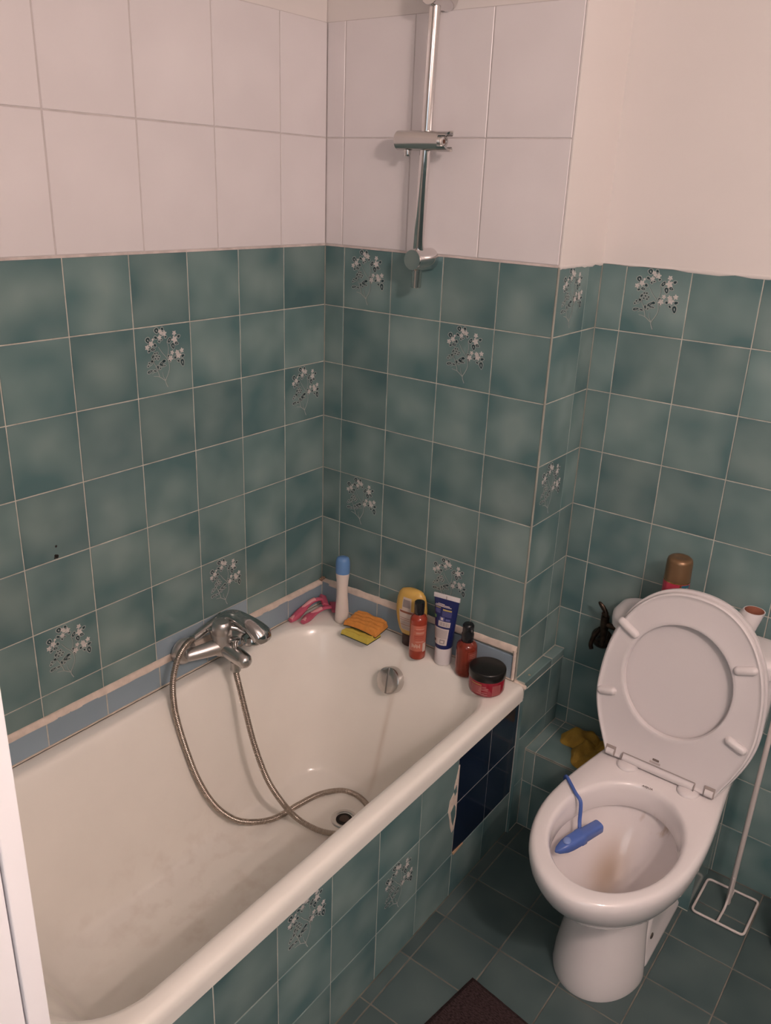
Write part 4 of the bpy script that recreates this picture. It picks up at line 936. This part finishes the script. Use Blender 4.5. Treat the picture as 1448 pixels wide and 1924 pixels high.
# blue tube
o = thing('cream_tube', (0.475, -0.050, ZD), 'dark blue cream tube standing on its white cap among the bath bottles', 'tube', rz=radians(9))
bm = bmesh.new(); lathe(bm, [(0.0215, 0), (0.0228, 0.0015), (0.0230, 0.048), (0.0222, 0.0505)], 32); obj('cap', bm, PLASTICW, o)
def tube_r(z):
    t = (z-0.0505)/(0.187-0.0505); return (0.0228+(0.0355-0.0228)*t, 0.0228*(1-t**1.3)+0.0016)
def tring2(z, g=0.0, n=40):
    a, b2 = tube_r(z); return [((a+g)*cos(q), (b2+g)*sin(q), z) for q in [2*pi*k/n for k in range(n)]]
bm = bmesh.new(); loft(bm, [tring2(0.0505+0.1365*i/16) for i in range(17)], cap0=True, cap1=True); tb = obj('body', bm, mat('navy_tube', (0.010, 0.018, 0.10), 0.3), o, smooth=60)
bm = bmesh.new(); box(bm, -0.0368, -0.0022, 0.1865, 0.0368, 0.0022, 0.1985, bev=0.0006); obj('crimp', bm, PLASTICW, o)
bm = bmesh.new(); box(bm, -0.0012, -0.0026, 0.187, 0.0012, 0.0, 0.196); obj('crimp_mark', bm, bpy.data.materials['seam'], o, smooth=0)
def tpatch(bm, a0, a1, z0, z1, mi, g=0.0004):
    vs = []; n = 10; m_ = max(1, int((z1-z0)/0.006))
    for j in range(m_+1):
        z = z0+(z1-z0)*j/m_; a, b2 = tube_r(z)
        vs.append([bm.verts.new(((a+g)*cos(radians(a0+(a1-a0)*i/n)), (b2+g)*sin(radians(a0+(a1-a0)*i/n)), z)) for i in range(n+1)])
    for j in range(m_):
        for i in range(n):
            f = bm.faces.new((vs[j][i], vs[j][i+1], vs[j+1][i+1], vs[j+1][i])); f.material_index = mi
bm = bmesh.new()
tpatch(bm, -172, -52, 0.062, 0.108, 0); tpatch(bm, -118, -50, 0.113, 0.1275, 0)
for k in range(11): tpatch(bm, -110+k*5, -110+k*5+(3.2 if k % 3 else 1.8), 0.115, 0.125, 1, 0.0008)
for z in [0.103-0.0022*k for k in range(11)]: tpatch(bm, -166, -58, z, z+0.0010, 1, 0.0008)
tpatch(bm, -150, -128, 0.068, 0.075, 2, 0.0008); tpatch(bm, -98, -66, 0.066, 0.078, 1, 0.0008); tpatch(bm, -92, -74, 0.069, 0.075, 0, 0.0011)
for a_, b2_, z in ((-146, -70, 0.1680), (-130, -95, 0.1710), (-155, -60, 0.1650)): tpatch(bm, a_, b2_, z, z+0.0018, 0)
tpatch(bm, -100, -55, 0.1560, 0.1600, 3); tpatch(bm, -150, -112, 0.1605, 0.1625, 3)
for z in [0.1530-0.0024*k for k in range(6)]: tpatch(bm, -102, -52, z, z+0.0012, 4)
for z in [0.1570-0.0024*k for k in range(5)]: tpatch(bm, -152, -112, z, z+0.0012, 4)
tpatch(bm, -166, -136, 0.132, 0.140, 5); tpatch(bm, -112, -86, 0.1285, 0.1385, 4); tpatch(bm, -105, -93, 0.130, 0.137, 0, 0.0008); tpatch(bm, -80, -56, 0.1300, 0.1355, 4)
obj('label', bm, [mat('tube_white', (0.62, 0.55, 0.52), 0.4), mat('tube_grey', (0.33, 0.29, 0.28), 0.5), INK, mat('tube_gold', (0.50, 0.38, 0.13), 0.4), mat('tube_lilac', (0.12, 0.12, 0.30), 0.4), mat('tube_green', (0.12, 0.34, 0.14), 0.4)], o)
# pump bottle
o = thing('pump_bottle', (0.550, -0.058, ZD), 'amber red pump bottle behind the round red jar', 'bottle', rz=radians(20))
bm = bmesh.new(); lathe(bm, [(0.024, 0), (0.0268, 0.003), (0.0272, 0.010), (0.0272, 0.078), (0.0262, 0.086), (0.021, 0.0935), (0.014, 0.097), (0.0125, 0.100)], 32); obj('body', bm, glassy('amber_red', (0.38, 0.055, 0.028)), o, smooth=60)
bm = bmesh.new(); lathe(bm, [(0.0150, 0.096), (0.0160, 0.098), (0.0160, 0.118), (0.0145, 0.121), (0.0145, 0.134), (0.0150, 0.136), (0.0150, 0.142), (0.012, 0.146), (0.001, 0.147)], 24)
tube(bm, [(0.0, 0, 0.139), (0.006, -0.008, 0.1395), (0.0115, -0.0155, 0.137), (0.013, -0.0175, 0.132)], [0.006, 0.0055, 0.0045, 0.0035], 10); obj('pump', bm, BLACKP, o)
bm = bmesh.new(); patch(bm, 0.0275, -70, 20, 0.018, 0.076, 14, 0)
for z in (0.068, 0.063, 0.058, 0.050, 0.046, 0.040): patch(bm, 0.0278, -62, 4, z, z+0.0012, 10, 1)
obj('label', bm, [mat('amber_label', (0.22, 0.045, 0.030), 0.35), mat('amber_text', (0.45, 0.22, 0.17), 0.4)], o)
# red jar
o = thing('cream_jar', (0.631, -0.086, ZD), 'round red cosmetic jar with a black screw lid on the bath corner', 'jar')
jp = [(0.038, 0), (0.0435, 0.003), (0.0462, 0.009), (0.0466, 0.016), (0.0462, 0.040), (0.0450, 0.0455)]
bm = bmesh.new(); lathe(bm, jp, 44); obj('body', bm, mat('red_jar', (0.26, 0.012, 0.026), 0.22, coat=0.3), o, smooth=60)
bm = bmesh.new(); lathe(bm, [(0.0462, 0.0440), (0.0470, 0.0450), (0.0470, 0.063), (0.0462, 0.0655), (0.0430, 0.0670), (0.001, 0.0672)], 44); obj('screw_lid', bm, mat('black_lid', (0.010, 0.0095, 0.009), 0.30), o, smooth=50)
bm = bmesh.new(); fj = lambda z: 0.0468 if z < 0.03 else 0.0462
patch(bm, lambda z: 0.0469-0.0003*max(0, (z-0.016)/0.02), -112, -76, 0.010, 0.034, 10, 0); patch(bm, lambda z: 0.0469-0.0003*max(0, (z-0.016)/0.02), -42, -12, 0.008, 0.036, 10, 0)
patch(bm, lambda z: 0.0471-0.0003*max(0, (z-0.016)/0.02), -114, -76, 0.0360, 0.0388, 10, 1)
for z, a_, b2_ in ((0.0320, -80, -62), (0.0275, -82, -54), (0.0235, -84, -56), (0.0200, -86, -76), (0.0165, -84, -58), (0.0125, -90, -66), (0.0100, -76, -56)): patch(bm, lambda z: 0.0472-0.0003*max(0, (z-0.016)/0.02), a_, b2_, z, z+0.0011, 8, 2)
obj('label', bm, [mat('jar_label', (0.33, 0.085, 0.085), 0.4), mat('jar_gold', (0.45, 0.25, 0.10), 0.4), mat('jar_text', (0.55, 0.27, 0.26), 0.4)], o)

# drilled holes in the left wall
bm = bmesh.new()
for y, z, r in ((-0.841, 0.921, 0.0042), (-0.844, 0.9235, 0.003), (-0.8405, 0.944, 0.0026), (-0.846, 0.919, 0.0022)):
    lathe(bm, [(r, 0), (r*0.8, 0.0006)], 10)
    vs = [v for v in bm.verts if not v.tag]
    for v in vs: v.co = Vector((v.co.z+0.0003, v.co.x+y, v.co.y*1.1+z)); v.tag = True
obj('drill_hole', bm, DARK, wl)

# ------------------------------------------------------------------ ceiling lamp (out of view)
lf = thing('ceiling_lamp', (0, 0, 0), 'white two-bulb lamp on the bathroom ceiling', 'lamp')
bm = bmesh.new(); lathe(bm, [(0.05, -0.015), (0.055, 0.0)], 24, (2.245, -1.35, CEIL)); tube(bm, [(2.245, -1.35, CEIL-0.01), (2.245, -1.35, 2.36)], 0.008, 10); tube(bm, [(2.15, -1.35, 2.355), (2.34, -1.35, 2.355)], 0.008, 10); obj('arm', bm, PAINTW, lf)
for p in BULBS:
    bm = bmesh.new(); lathe(bm, [(0.016, 0.0), (0.02, 0.04), (0.02, 0.115), (0.012, 0.12)], 20, (p.x, p.y, p.z+0.04)); obj('holder', bm, PAINTW, lf)
